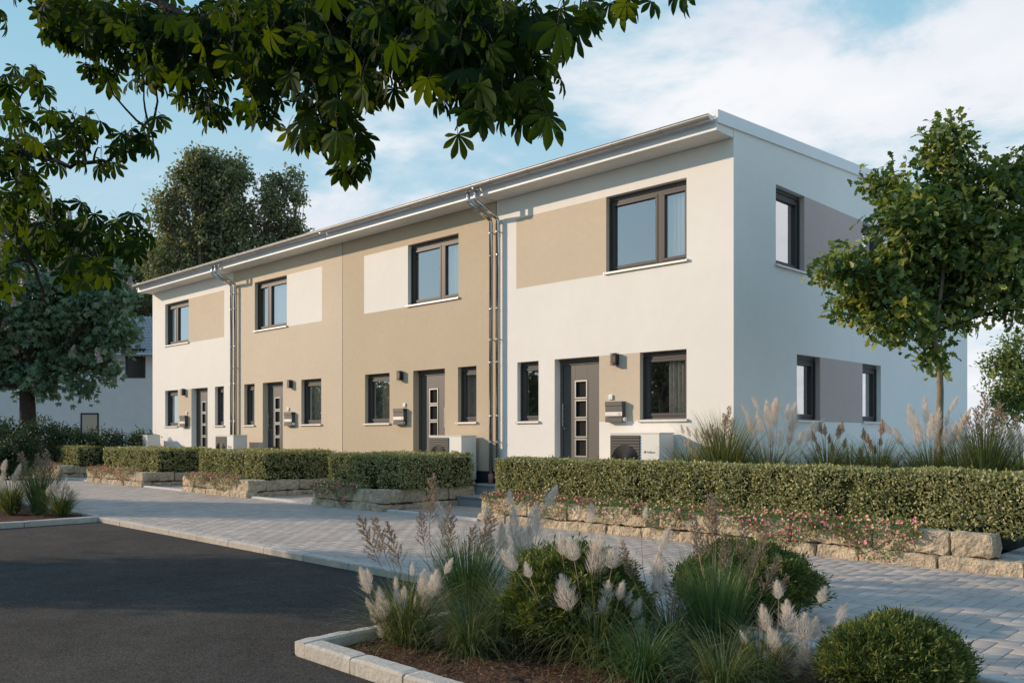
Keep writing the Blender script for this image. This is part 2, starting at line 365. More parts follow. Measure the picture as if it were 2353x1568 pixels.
SAND = mat('joint_sand', (.06,.055,.05), 1., spec=.05)
o = sheet('pavement_bed', [(-60,KV+.02),(14,KV+.02),(14,-.3),(-60,-.3)], .074, SAND)
# kerbs
def kerb(name, p0, p1, wd, z0, z1, L=1.0, side=1):
    p0 = np.array(p0); p1 = np.array(p1); d = p1-p0; T = np.linalg.norm(d); d = d/T; nn = np.array([-d[1],d[0]])*side
    n = max(1,int(round(T/L))); mb = MB()
    for i in range(n):
        a = T*i/n + .006; b = T*(i+1)/n - .006; seg = 14; c = .016
        prof = [(0,z0),(0,z1-c*1.2),(c*.35,z1-c*.45),(c,z1),(wd-c,z1),(wd,z1-c),(wd,z0)]
        rows = []
        for s_ in range(seg+1):
            t = a+(b-a)*s_/seg; row = []
            e_ = .012 if s_ in (0,seg) else 0
            for k,(o_,z) in enumerate(prof):
                p = p0 + d*t + nn*o_
                j = noise.fractal(Vector((p[0]*7,p[1]*7,z*9+i*3.1)),1,2,4)*(.010 if k in (2,3) else .005)
                rows_z = z - (abs(j)*1.4 if k in (1,2,3,4) else 0) - (e_*.5 if k in (2,3,4) else 0)
                row.append((p[0]+nn[0]*j, p[1]+nn[1]*j, rows_z))
            rows.append(row)
        vs = [v for r_ in rows for v in r_]; K = len(prof); fs = []
        for s_ in range(seg):
            for k in range(K-1): fs.append((s_*K+k,s_*K+k+1,(s_+1)*K+k+1,(s_+1)*K+k))
        fs += [tuple(range(K)), tuple(seg*K+k for k in range(K))]
        mb.add(vs, fs)
    o = obj(name, mb, KERB); o['kind'] = 'structure'; return o
kerb('kerb', (-8.73,KV), (2.0,KV), .14, -.03, .092, 1.0)
kerb('kerb', (2.16,KV), (9.5,KV), .14, -.03, .092, 1.0)
kerb('kerb', (-34,KV), (-8.90,KV), .14, -.03, .11, 1.0)
kerb('kerb', (-8.73,-12.4), (-8.73,KV+.13), .14, -.03, .10, 1.2, side=1)
kerb('kerb', (2.02,-9.66), (2.02,KV+.13), .13, -.03, .105, 1.2, side=-1)
kerb('kerb', (2.155,-9.66), (9.5,-9.66), .15, -.03, .105, .57)
# garden terraces: raised soil with stepped paths cut in
sheet('garden_terrace', [(-34,-.42),(0,-.42),(0,14),(-34,14)], .50, SOIL)
sheet('garden_terrace', [(0,-.42),(16,-.42),(16,14),(0,14)], .496, GRAVEL)
PL = [(-27.4,-23.6,-3.05), (-21.05,-16.85,-3.05), (-14.4,-10.95,-3.0), (-8.35,-5.85,-2.92), (-3.3,4.75,-2.78)]   # planters: x0, x1, front
for a,b,v in PL:
    b2 = b
    sheet('garden_terrace', [(a+.1,v+.3),(b2-.1,v+.3),(b2-.1,-.42),(a+.1,-.42)], .46, SOIL)
sheet('garden_terrace', [(-34,-3),(-27.3,-3),(-27.3,-.42),(-34,-.42)], .3, SOIL)
mb = MB(); mb.box(4.70,16,-2.45,-.43,-.03,.255); o = obj('garden_terrace',mb,GRAVEL); o['kind'] = 'structure'
mb = MB(); mb.box(-34,16,-.425,-.40,.05,.494); o = obj('garden_terrace',mb,GRAVEL); o['kind'] = 'structure'
# ---------------------------------------------------------------- stone walls
def block(mb, x0,x1,y0,y1,z0,z1, seed, amp=.030, st=.055):
    nx,ny,nz = [max(2,int(round(a/st))) for a in (x1-x0,y1-y0,z1-z0)]
    idx = {}; n0 = len(mb.v)
    def vid(i,j,k):
        if (i,j,k) in idx: return idx[i,j,k]
        p = [x0+(x1-x0)*i/nx, y0+(y1-y0)*j/ny, z0+(z1-z0)*k/nz]
        ex = (i in (0,nx))+(j in (0,ny))+(k in (0,nz))
        c = Vector(((x0+x1)/2,(y0+y1)/2,(z0+z1)/2)); q = Vector(p)
        sh = (0,0,.007,.014)[ex]
        for a,(i_,n_) in enumerate(((i,nx),(j,ny),(k,nz))):
            if i_ == 0: q[a] += sh
            if i_ == n_: q[a] -= sh
        nv = noise.noise_vector(Vector(p)*2.6+Vector((seed*7.3,0,0)))*amp*.7 + noise.noise_vector(Vector(p)*12+Vector((0,seed*3.1,0)))*amp*.7 + noise.noise_vector(Vector(p)*27)*amp*.35
        q += nv; idx[i,j,k] = len(mb.v); mb.v.append(tuple(q)); return idx[i,j,k]
    def quad(a,b,c,d): mb.f.append((a,b,c,d)); mb.m.append(0)
    for i in range(nx):
        for j in range(ny):
            for k in (0,nz): quad(vid(i,j,k),vid(i+1,j,k),vid(i+1,j+1,k),vid(i,j+1,k))
        for k in range(nz):
            for j in (0,ny): quad(vid(i,j,k),vid(i+1,j,k),vid(i+1,j,k+1),vid(i,j,k+1))
    for j in range(ny):
        for k in range(nz):
            for i in (0,nx): quad(vid(i,j,k),vid(i,j+1,k),vid(i,j+1,k+1),vid(i,j,k+1))
def stone_wall(name, label, x0, x1, v, ret=True, ext=0.):
    mb = MB(); rr = random.Random(int(x0*10)+500); sd = rr.random()*50; t = .28
    for row,(za,zb) in enumerate(((.04,.235),(.24,.50))):
        x = x0; xe = x1 + (ext if row == 0 else 0)
        while x < xe-.05:
            L = rr.uniform(.45,.95) if row == 0 else rr.uniform(.7,1.2)
            if xe-x-L < .4: L = xe-x
            f = rr.uniform(-.02,.02) - (.03 if row == 0 else 0)
            sd += 1; block(mb, x+.006, x+L-.006, v+f, v+t+(.2 if row==1 and x+L>=xe-.01 and ret else 0), za, zb+rr.uniform(-.012,.012), sd); x += L
        if ret:
            y = v+t+(.21 if row == 1 else .01)
            while y < -.5:
                L = rr.uniform(.45,.95)
                if -.45-y-L < .35: L = -.45-y
                sd += 1; block(mb, x1-t-.02, x1-.04, y, y+L-.012, za, zb-.02+rr.uniform(-.01,.01), sd); y += L
    o = obj(name, mb, STONE); return tag(o, label, 'stone wall', 'stone planter walls along the pavement')
stone_wall('stone_wall','low stone planter wall farthest left, nearly hidden behind the reddish grass',*PL[0])
stone_wall('stone_wall','low stone planter wall in front of the leftmost white house',*PL[1])
stone_wall('stone_wall','sunlit low stone planter wall in front of the pale tan house, second from the left',*PL[2])
stone_wall('stone_wall','shaded low stone planter wall with big corner block in front of the darker tan house',*PL[3])
stone_wall('stone_wall','long rough sandstone planter wall under the nearest hedge, right of the steps',*PL[4],ret=False,ext=9.)
# ---------------------------------------------------------------- paths with edging and steps
paths = [(-23.6,-21.05,-3.05,'far left end'),(-16.85,-14.4,-3.02,'left of the sunlit planter'),(-10.95,-8.35,-2.96,'left of the shaded planter'),(-5.85,-3.3,-2.88,'right of the shaded planter below the twin downpipes')]
for a,b,v,nm in paths:
    V,Fc,Q = pavers(a+.02, b-.02, v+.12, -1.0, .104)
    o = arr_obj('path', V, Fc, PAVER, rnd=Q); o['kind'] = 'structure'
    mb = MB(); mb.box(a+.02,b+.03,v,v+.115,.03,.135,bev=.008); o = obj('path_edging', mb, EDGE); o['kind'] = 'structure'
    st = thing('entrance_steps','grey stone steps on the path '+nm,'steps',((a+b)/2,-.9,.1),group='entrance steps between the planters')
    mb = MB(); mb.box(a-.05,b+.05,-1.0,-.45,.05,.27,bev=.006); mb.box(a-.05,b+.05,-1.04,-.4,.272,.31,bev=.006); obj('step',mb,GREYSTEP,st)
    mb = MB(); mb.box(a-.2,b+.05,-.44,-.02,.05,.48,bev=.006); mb.box(a-.25,b+.05,-.47,-.02,.482,.52,bev=.006); obj('step',mb,GREYSTEP,st)
# ================================================================== houses
ROOF0, SLOPE = 6.958, .058
def rooftop(v): return ROOF0 + SLOPE*v
def wallmap(kind, s, d, z):              # s along wall, d outward, z
    return (s, -d, z) if kind == 'front' else (d, s, z)
def wall_panels(mb, kind, s0, s1, z0, ztop, opens, patches, base, depth=.2, P0=0.):
    ss = sorted({s0,s1,*[a for o_ in opens+patches for a in o_[:2]]}); ss = [s for s in ss if s0 <= s <= s1]
    zs = sorted({z0,*[a for o_ in opens+patches for a in o_[2:4]]})
    ztl = max(zs)+.2; zs.append(ztl)
    for i in range(len(ss)-1):
        for j in range(len(zs)-1):
            a,b,c,d = ss[i],ss[i+1],zs[j],zs[j+1]; cx,cz = (a+b)/2,(c+d)/2
            if any(o_[0]<cx<o_[1] and o_[2]<cz<o_[3] for o_ in opens): continue
            m = base
            for p in patches:
                if p[0]<cx<p[1] and p[2]<cz<p[3]: m = p[4]
            mb.add([wallmap(kind,s,P0,z) for s,z in ((a,c),(b,c),(b,d),(a,d))],[(0,1,2,3)],m)
        a,b = ss[i],ss[i+1]
        mb.add([wallmap(kind,s,P0,z) for s,z in ((a,ztl),(b,ztl),(b,ztop(b)),(a,ztop(a)))],[(0,1,2,3)],base)
    for o_ in opens:
        a,b,c,d = o_[:4]; ml = base; mr = base
        for p in patches:
            if abs(p[1]-a)<.02 and p[2]<=c+.1<=p[3]: ml = p[4]
            if abs(p[0]-b)<.02 and p[2]<=c+.1<=p[3]: mr = p[4]
        q = lambda s,z,e: wallmap(kind,s,P0-e,z)
        mb.add([q(a,c,0),q(a,d,0),q(a,d,depth),q(a,c,depth)],[(0,1,2,3)],ml)
        mb.add([q(b,c,0),q(b,d,0),q(b,d,depth),q(b,c,depth)],[(0,1,2,3)],mr)
        mb.add([q(a,d,0),q(b,d,0),q(b,d,depth),q(a,d,depth)],[(0,1,2,3)],base)
        mb.add([q(a,c,0),q(b,c,0),q(b,c,depth),q(a,c,depth)],[(0,1,2,3)],base)
def kbox(mb, kind, s0,s1,d0,d1,z0,z1,m=0,bev=0.):
    if kind == 'front': mb.box(s0,s1,-d1,-d0,z0,z1,m,bev)
    else: mb.box(d0,d1,s0,s1,z0,z1,m,bev)
def ring(mb, kind, s0,s1,z0,z1,wd,d0,d1,bev=0.):      # rectangular frame, butted pieces
    kbox(mb,kind,s0,s1,d0,d1,z1-wd,z1,0,bev); kbox(mb,kind,s0,s1,d0,d1,z0,z0+wd,0,bev)
    kbox(mb,kind,s0,s0+wd,d0,d1,z0+wd,z1-wd,0,bev); kbox(mb,kind,s1-wd,s1,d0,d1,z0+wd,z1-wd,0,bev)
def window(h, kind, s0,s1,z0,z1, split=None, curtain=None, blind=False, rec=.13):
    """split: fraction where the mullion stands; curtain: list of (from,to) fractions"""
    e = .004; mb = MB(); top = z1-.075
    ring(mb,kind,s0+e,s1-e,z0+.02,top,.05,-rec-.07,-rec)
    kbox(mb,kind,s0+e,s1-e,-rec-.07,-rec+.02,top+.003,z1-e)            # shutter box lintel
    kbox(mb,kind,s0+e,s0+.035,-rec+.003,-rec+.035,z0+.02,top-.002); kbox(mb,kind,s1-.035,s1-e,-rec+.003,-rec+.035,z0+.02,top-.002)   # guide rails
    W_ = s1-s0; cells = [(s0+e+.05,s1-e-.05)]
    if split:
        m = s0+W_*split; kbox(mb,kind,m-.045,m+.045,-rec-.07,-rec+.004,z0+.07,top-.05)
        cells = [(s0+e+.05,m-.045),(m+.045,s1-e-.05)]
    wd = obj('window', mb, FRAME, h)
    for a,b in cells:
        mb = MB(); ring(mb,kind,a+.002,b-.002,z0+.073,top-.053,.055,-rec-.06,-rec+.012,.004); obj('sash',mb,FRAME,wd)
        mb = MB(); mb.add([wallmap(kind,s_,-rec-.040,z_) for s_,z_ in ((a+.05,z0+.12),(b-.05,z0+.12),(b-.05,top-.10),(a+.05,top-.10))],[(0,1,2,3)]); obj('pane',mb,GLASS,wd,fix=False)
    for c0,c1 in (curtain or []):
        a = s0+W_*c0; b = s0+W_*c1; n = max(12,int((b-a)/.012)); vs = []; fs = []
        for i in range(n+1):
            s_ = a+(b-a)*i/n; ph = s_*2*math.pi/.105
            for z,am in ((z0-.05,.034),((z0+z1)/2,.028),(z1+.05,.02)):
                vs.append(wallmap(kind,s_,-rec-.115+am*math.sin(ph+.8*math.sin(s_*9))+.01*math.sin(s_*31),z))
        for i in range(n):
            for k in (0,1): fs.append((i*3+k,(i+1)*3+k,(i+1)*3+k+1,i*3+k+1))
        mb = MB(); mb.add(vs,fs); obj('curtain',mb,CURT,wd,smooth=True,fix=False)
    if blind:
        mb = MB(); kbox(mb,kind,s0+.02,s1-.02,-rec-.14,-rec-.13,z0,z1); obj('roller_blind',mb,BLIND,wd)
    mb = MB(); a,b = s0-.035,s1+.035                                     # aluminium sill, sloping, with end caps
    pts = [(-rec-.01,z0+.022),(.045,z0+.004),(.045,z0-.030),(.038,z0-.030),(.038,z0-.004),(-rec-.01,z0+.014)]
    for k in range(len(pts)):
        (d0,za),(d1,zb) = pts[k],pts[(k+1)%len(pts)]
        aa,bb = (s0+.002,s1-.002) if False else (s0+.002,s1-.002)
        mb.add([wallmap(kind,s,d,z) for s,d,z in ((aa,d0,za),(bb,d0,za),(bb,d1,zb),(aa,d1,zb))],[(0,1,2,3)])
    for s_ in (s0,s1):
        kbox(mb,kind,s_-(.035 if s_==s0 else -.001),s_+(.035 if s_==s1 else -.001),.002,.05,z0-.032,z0+.012,0,.002)
    obj('sill', mb, ALU, wd)
    return wd
BLIND = mat('grey_roller_blind', (.30,.285,.26), .9, bump=[(300,.2,.002)])
def door(h, s0, s1, handle_left):
    z0,z1 = .95,3.095; rec = .17; e = .004; mb = MB()
    kbox(mb,'front',s0+e,s0+.075,-rec-.08,-rec,z0,z1-e); kbox(mb,'front',s1-.075,s1-e,-rec-.08,-rec,z0,z1-e)
    kbox(mb,'front',s0+.075,s1-.075,-rec-.08,-rec,z1-.12,z1-e); kbox(mb,'front',s0+e,s1-e,-rec+.002,-rec+.03,z1-.05,z1-e)
    fr = obj('door_frame', mb, DOORM, h)
    a,b = s0+.082,s1-.082; mb = MB(); zt = z1-.128
    w_ = .30; c = a+(b-a)*.47; pz = [1.14+.388*i for i in range(4)]
    kbox(mb,'front',a,c-w_/2,-rec-.075,-rec-.018,z0+.02,zt,0,.003); kbox(mb,'front',c+w_/2,b,-rec-.075,-rec-.018,z0+.02,zt,0,.003)
    zz = [z0+.02]+[q for p in pz for q in (p,p+.345)]+[zt]
    for k in range(0,len(zz),2): kbox(mb,'front',c-w_/2,c+w_/2,-rec-.075,-rec-.018,zz[k],zz[k+1])
    d = obj('door', mb, DOORM, h)
    for p in pz:
        mb = MB(); ring(mb,'front',c-w_/2-.012,c+w_/2+.012,p-.012,p+.357,.030,-rec-.019,-rec-.004,.002); g = obj('glass_surround',mb,STEEL,d)
        mb = MB(); kbox(mb,'front',c-w_/2,c+w_/2,-rec-.06,-rec-.05,p,p+.345); obj('pane',mb,DGLASS,d)
    hx = a+.045 if handle_left else b-.045
    mb = MB(); y = rec-.055
    mb.box(hx-.011,hx+.011,y-.022,y,1.74,2.20,bev=.003)
    for z in (1.84,2.10): mb.tube([(hx,y,z),(hx,rec+.02,z)],.008,8)
    obj('handle',mb,STEEL,d)
    mb = MB(); mb.tube([(hx,rec-.02,1.70),(hx,rec+.02,1.70)],.020,12); obj('lock_cylinder',mb,STEEL,d,smooth=False)
    mb = MB(); kbox(mb,'front',s0-.35,s1+.35,.0,.9,.5,.74,0,.006); kbox(mb,'front',s0-.1,s1+.1,.0,.5,.742,.93,0,.006); obj('doorstep',mb,GREYSTEP,h)
TS = {'H1':dict(u=(-23.39,-17.399), base=0, pat=1), }
def house(u0, u1, label, basem, patm, wins, doors, patches, ends=(False,False), side=None):
    h = thing('terraced_house', label, 'house', ((u0+u1)/2, 0, .5), group='houses of the terrace')
    mats = [basem, patm, TAN_SHADE]; mb = MB(); D = 12.2
    opens = [w_[:4] for w_ in wins] + [(d_[0],d_[1],.95,3.095) for d_ in doors]
    wall_panels(mb,'front',u0,u1,.78,lambda s: 6.60,opens,[(*p,1) for p in patches],0)
    mb.add([(u0,D,.5),(u1,D,.5),(u1,D,rooftop(D)-.05),(u0,D,rooftop(D)-.05)],[(0,1,2,3)],0)
    for e_,u in ((0,u0),(1,u1)):
        if ends[e_] and side: continue
        mb.add([(u,0,.78),(u,D,.78),(u,D,rooftop(D)-.05),(u,0,rooftop(0)-.1)],[(0,1,2,3)],0)
    if side:
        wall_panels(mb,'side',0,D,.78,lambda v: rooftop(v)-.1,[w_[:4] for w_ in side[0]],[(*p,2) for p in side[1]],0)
    obj('wall', mb, mats, h)
    mb = MB()                                                      # dark rooms behind the windows
    for z in (.9,3.55,6.45): mb.add([(u0+.02,.21,z),(u1-.02,.21,z),(u1-.02,5,z),(u0+.02,5,z)],[(0,1,2,3)])
    mb.add([(u0+.02,5,.9),(u1-.02,5,.9),(u1-.02,5,6.45),(u0+.02,5,6.45)],[(0,1,2,3)])
    if side: mb.add([(u1-3,.21,.9),(u1-3,5,.9),(u1-3,5,6.45),(u1-3,.21,6.45)],[(0,1,2,3)]); mb.add([(u1-3,8,.9),(u1-.02,8,.9),(u1-.02,8,6.45),(u1-3,8,6.45)],[(0,1,2,3)]); mb.add([(u1-3,5,.9),(u1-3,8,.9),(u1-3,8,6.45),(u1-3,5,6.45)],[(0,1,2,3)])
    obj('rooms', mb, INT, h)
    mb = MB(); mb.box(u0+.004,u1-.012,.012,D-.01,.3,.778); obj('plinth', mb, PLINTH, h)
    for w_ in wins: window(h,'front',*w_[:4],**(w_[4] if len(w_)>4 else {}))
    for w_ in (side[0] if side else []): window(h,'side',*w_[:4],**(w_[4] if len(w_)>4 else {}))
    for d_ in doors: door(h,*d_)
    # roof, soffit, fascia, gutter
    xl = u0-(.0 if not ends[0] else .0); xr = u1
    mb = MB()
    for k in range(5):
        y0 = -.505+k*.1; mb.box(xl+.001,xr-.001,y0+.003,y0+.097,6.60+.001*k*0,6.625,bev=.0025)
    mb.box(xl+.001,xr-.001,-.50,-.005,6.627,6.64); obj('soffit',mb,SOFFIT,h)
    mb = MB(); mb.box(xl+.001,xr-.001,-.535,-.508,6.598,6.82,bev=.003); obj('fascia',mb,TRIM,h)
    mb = MB(); za,zb = rooftop(-.54),rooftop(D+.3)
    mb.add([(x,y,z) for x in (xl+.001,xr-.001) for y,z in ((-.54,za-.1),(-.54,za-.06),(D+.3,zb-.06),(D+.3,zb-.25))],[(0,1,2,3),(4,5,6,7),(0,1,5,4),(1,2,6,5),(2,3,7,6),(3,0,4,7)])
    roof = obj('roof',mb,ROOFM,h)
    for e_,u,sg_ in ((0,u0,-1),(1,u1,1)):
        if not ends[e_]: continue
        mb = MB(); ys = (-.555,D+.32); t0,t1 = (u+.001,u+.035) if sg_>0 else (u-.035,u-.001)
        vs = []
        for x in (t0,t1):
            for y in ys: vs += [(x,y,rooftop(y)-.215),(x,y,rooftop(y))]
        mb.add(vs,[(0,1,3,2),(4,5,7,6),(0,1,5,4),(2,3,7,6),(1,3,7,5),(0,2,6,4)])
        i0,i1 = (u-.12,u+.001) if sg_>0 else (u-.001,u+.12)
        vs = []
        for x in (i0,i1):
            for y in ys: vs += [(x,y,rooftop(y)-.10),(x,y,rooftop(y)-.004)]
        mb.add(vs,[(0,1,3,2),(4,5,7,6),(0,1,5,4),(2,3,7,6),(1,3,7,5),(0,2,6,4)])
        obj('barge_trim',mb,TRIM,roof)
        mb = MB(); j0,j1 = (u-.03,u-.002) if sg_>0 else (u+.002,u+.03)
        mb.add([(x,y,z) for x in (j0,j1) for y,z in ((-.54,6.596),(-.004,6.596),(-.004,6.9),(-.54,6.84))],[(0,1,2,3),(4,5,6,7),(0,1,5,4),(1,2,6,5),(2,3,7,6),(3,0,4,7)])
        obj('eaves_end_panel',mb,basem,roof)
    mb = MB(); n = 12; ri,ro = .080,.086; cy,cz = -.655,6.812          # half-round gutter
    prof = [(cy+ro*math.cos(math.pi+math.pi*k/n), cz+ro*math.sin(math.pi+math.pi*k/n)) for k in range(n+1)]+[(cy+ri*math.cos(2*math.pi-math.pi*k/n), cz+ri*math.sin(2*math.pi-math.pi*k/n)) for k in range(n+1)]
    g0,g1 = xl+(.03 if ends[0] else .001),xr-(.03 if ends[1] else .001)
    K = len(prof); mb.add([(x,y,z) for x in (g0,g1) for y,z in prof],[(k,(k+1)%K,K+(k+1)%K,K+k) for k in range(K)])
    mb.tube([(g0,cy-ro,cz+.004),(g1,cy-ro,cz+.004)],.010,8)
    x = g0+.5
    while x < g1-.2:
        pr = [(cy+(ro+.004)*math.cos(math.pi+math.pi*k/n), cz+(ro+.004)*math.sin(math.pi+math.pi*k/n)) for k in range(n+1)]
        mb.add([(xx,y,z) for xx in (x,x+.035) for y,z in pr],[(k,k+1,n+2+k,n+1+k) for k in range(n)]); x += 1.05
    gut = obj('gutter',mb,ZINC,h)
    for e_,u in ((0,g0),(1,g1)):
        if ends[e_]:
            mb = MB(); mb.add([(x,y,z) for x in (u-.004,u+.004) for y,z in prof[:n+1]],[tuple(range(n+1)),tuple(range(n+1,2*n+2))]+[(k,k+1,n+2+k,n+1+k) for k in range(n)]); obj('gutter_end_cap',mb,TRIM,gut)
    return h
def downpipe(h, uo, uw, yw=-.085):
    mb = MB(); r = .043; y0 = -.650
    mb.tube([(uo,y0,6.78),(uo,y0,6.70)],[.055,.046],14)
    mb.tube([(uo,y0,6.70),(uo,y0,6.52),(uo+.01,y0+.02,6.48)],r,14)
    mb.tube([(uo+.01,y0+.02,6.48),(uw-.01,yw-.02,6.20)],r,14)
    mb.tube([(uw-.01,yw-.02,6.20),(uw,yw,6.155),(uw,yw,.70)],r,16)
    z = 5.4
    while z > .9: mb.tube([(uw,yw,z),(uw,yw,z+.05)],r+.003,16); z -= 1.15
    p = obj('downpipe',mb,PIPE,h,smooth=True)
    for z in (5.9,3.6,1.4):
        mb = MB(); mb.tube([(uw,yw,z),(uw,yw,z+.03)],r+.006,14); mb.box(uw-.008,uw+.008,yw+r,.0,z+.005,z+.025); obj('pipe_clamp',mb,ZINC,p)
    mb = MB(); mb.tube([(uw,yw,.50),(uw,yw,.73)],r+.018,16); obj('pipe_sleeve',mb,TERRA,p,smooth=True)
B = [-23.39,-17.386,-11.507,-5.733,0.]
ZL,ZH,UL,UH = 1.845,3.095,4.665,6.12
h1 = house(B[0],B[1]-.012,'white end house at the far left of the terrace, sand patch beside its upper window',WHITE,TAN,
    [(-22.34,-20.50,UL,UH,dict(split=.36)),(-22.34,-21.33,ZL,ZH,dict(curtain=[(0,1)])),(-18.63,-18.03,ZL,ZH,dict(curtain=[(0,.45)]))],
    [(-20.30,-19.13,False)],[(-20.50,-18.01,UL-.02,UH),(-21.33,-20.30,ZL-.02,ZH)],ends=(True,False))
h2 = house(B[1]+.012,B[2]-.012,'pale tan middle house with a white patch right of its upper window',TAN_H2,WHITE,
    [(-16.09,-14.27,UL,UH,dict(split=.36,curtain=[(.36,1.)])),(-16.73,-16.10,ZL,ZH,{}),(-13.51,-12.51,ZL,ZH,dict(curtain=[(.1,1.)]))],
    [(-15.62,-14.48,True)],[(-14.27,-12.48,UL-.02,UH)])
h3 = house(B[2]+.012,B[3]-.012,'darker tan middle house with a white patch left of its upper window',TAN_H3,WHITE,
    [(-8.77,-6.95,UL,UH,dict(split=.62,curtain=[(.62,1.)])),(-10.51,-9.49,ZL,ZH,dict(blind=True)),(-6.97,-6.36,ZL,ZH,dict(curtain=[(0,1)]))],
    [(-8.57,-7.42,False)],[(-10.55,-8.77,UL-.02,UH)])
h4 = house(B[3]+.012,B[4],'white end house nearest the camera with a windowed side wall, door numbered 12',WHITE,TAN,
    [(-2.73,-.93,UL,UH,dict(split=.64,curtain=[(.60,1.)])),(-5.10,-4.49,ZL,ZH,{}),(-1.94,-.93,ZL,ZH,dict(curtain=[(.45,1.)]))],
    [(-4.05,-2.90,True)],[(-5.13,-2.73,UL-.02,UH),(-2.90,-1.94,ZL-.02,ZH)],ends=(False,True),
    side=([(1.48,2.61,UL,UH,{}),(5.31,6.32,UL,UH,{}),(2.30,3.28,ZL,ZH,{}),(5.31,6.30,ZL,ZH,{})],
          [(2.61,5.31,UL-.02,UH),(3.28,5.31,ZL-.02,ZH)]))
for h,u in ((h1,B[1]),(h2,B[2]),(h3,B[3])):
    mb = MB(); mb.box(u-.012,u+.012,.004,.05,.78,6.60); obj('joint_seal',mb,BLACK,h)
downpipe(h3,-5.92,-5.81); downpipe(h4,-5.69,-5.60); downpipe(h1,-17.50,-17.37+.0); downpipe(h2,-17.27,-17.14)
# ---------------------------------------------------------------- wall fittings (one of each, then copies)
def text_mesh(s, size, x, y, z, ext=.0008):
    c = bpy.data.curves.new('lettering','FONT'); c.body = s; c.size = size; c.extrude = ext; c.align_x = 'LEFT'
    to = bpy.data.objects.new('lettering',c); me = bpy.data.meshes.new_from_object(to); bpy.data.objects.remove(to)
    vs = [(x+v.co.x, y-v.co.z, z+v.co.y) for v in me.vertices]; fs = [tuple(p.vertices) for p in me.polygons]
    bpy.data.meshes.remove(me); return vs, fs
def lamp_proto():
    t = thing('wall_lamp','','wall lamp',(0,0,0),group='lamps beside the front doors')
    mb = MB(); mb.box(-.055,.055,-.02,0,-.09,.09); mb.box(-.06,.06,-.12,-.022,-.065,.065,bev=.003)
    mb.tube([(0,-.065,-.11),(0,-.065,.11)],.030,16)
    obj('lamp_body',mb,BLACK,t,local=True)
    mb = MB()
    for z in (-.112,-.095,-.078,.076,.093,.110): mb.box(-.062,.062,-.122,-.021,z-.003,z+.004)
    for x in (-.055,.055):
        for y in (-.112,-.03): mb.box(x-.004,x+.004,y-.004,y+.004,-.112,.112)
    obj('louvre_cage',mb,FRAME,t,local=True)
    return t
lp = lamp_proto()
LN = ['of the farthest white house','of the pale tan house','of the darker tan house','of the nearest white house']
for i,u in enumerate((-20.79,-14.01,-9.0,-2.475)):
    lab = 'small dark cube wall lamp with louvres above the mailbox '+LN[i]
    if i == 0: lp.location = (u,-.002,2.997); lp['label'] = lab
    else: copy_tree(lp,None,lab,(u,-.002,2.997))
bl = thing('doorbell','','doorbell',(0,0,0),group='doorbells beside the front doors')
mb = MB(); mb.box(-.045,.045,-.03,0,-.045,.045,bev=.005); obj('bell_housing',mb,BELLM,bl,local=True)
mb = MB(); mb.tube([(0,-.036,0),(0,-.028,0)],.012,12); obj('bell_button',mb,ALU,bl,local=True)
for i,u in enumerate((-20.62,-14.17,-8.885,-2.605)):
    lab = 'small white square doorbell above the mailbox '+LN[i]
    if i == 0: bl.location = (u,-.002,2.29); bl['label'] = lab
    else: copy_tree(bl,None,lab,(u,-.002,2.29))
ml = thing('mailbox','','mailbox',(0,0,0),group='mailboxes beside the front doors')
mb = MB(); mb.box(-.2,.2,-.11,0,-.10,.19,bev=.003); obj('box',mb,MAILM,ml,local=True)
mb = MB(); mb.box(-.2,.2,-.122,-.001,.115,.197,bev=.003); obj('lid',mb,MAILM,ml,local=True)
mb = MB(); mb.box(-.2,.2,-.1135,-.111,-.075,.0,bev=.0005); pl = obj('number_plate',mb,ALU,ml,local=True)
mb = MB(); vs,fs = text_mesh('12',.062,.105,-.1142,-.060); mb.add(vs,fs); obj('house_number',mb,BLACK,pl,local=True)
mb = MB()
for k in range(9):
    x = -.16+k*.014; mb.add([(x,-.1145,-.05),(x+.009,-.1145,-.046+.003*(k%2)),(x+.009,-.1145,-.049+.003*(k%2)),(x,-.1145,-.053)],[(0,1,2,3)])
obj('name_script',mb,LOGO,pl,local=True)
mb = MB(); mb.box(-.2,.2,-.11,-.104,-.19,-.105,bev=.002); mb.box(-.2,.2,-.104,0,-.192,-.186); mb.box(-.2,.2,-.006,0,-.186,-.10); obj('newspaper_shelf',mb,MAILM,ml,local=True)
for i,u in enumerate((-20.75,-14.03,-9.0,-2.465)):
    lab = 'dark steel mailbox with silver 12 plate, beside the door '+LN[i]
    if i == 0: ml.location = (u,-.002,2.005); ml['label'] = lab
    else: copy_tree(ml,None,lab,(u,-.002,2.005))
def newspaper(x, sgn, lab):
    mb = MB(); mb.tube([(x-.36*sgn,-.055,1.858),(x-.1*sgn,-.055,1.858),(x+.045*sgn,-.058,1.865)],[.036,.038,.043],14,cap=True)
    mb.tube([(x+.02*sgn,-.056,1.864),(x+.05*sgn,-.058,1.866)],[.018,.025],10)
    o = obj('rolled_newspaper',mb,PAPER,smooth=False); tag(o,lab,'newspaper','rolled newspapers in the mailboxes')
PAPER = mat('newsprint', (.70,.68,.64), .9, var=[(30,.12)])
newspaper(-2.265,1,'white rolled newspaper poking out under the mailbox of the nearest white house')
newspaper(-13.83,1,'white rolled newspaper poking out under the mailbox of the pale tan house')
newspaper(-9.2,-1,'white rolled newspaper poking out under the mailbox of the darker tan house')
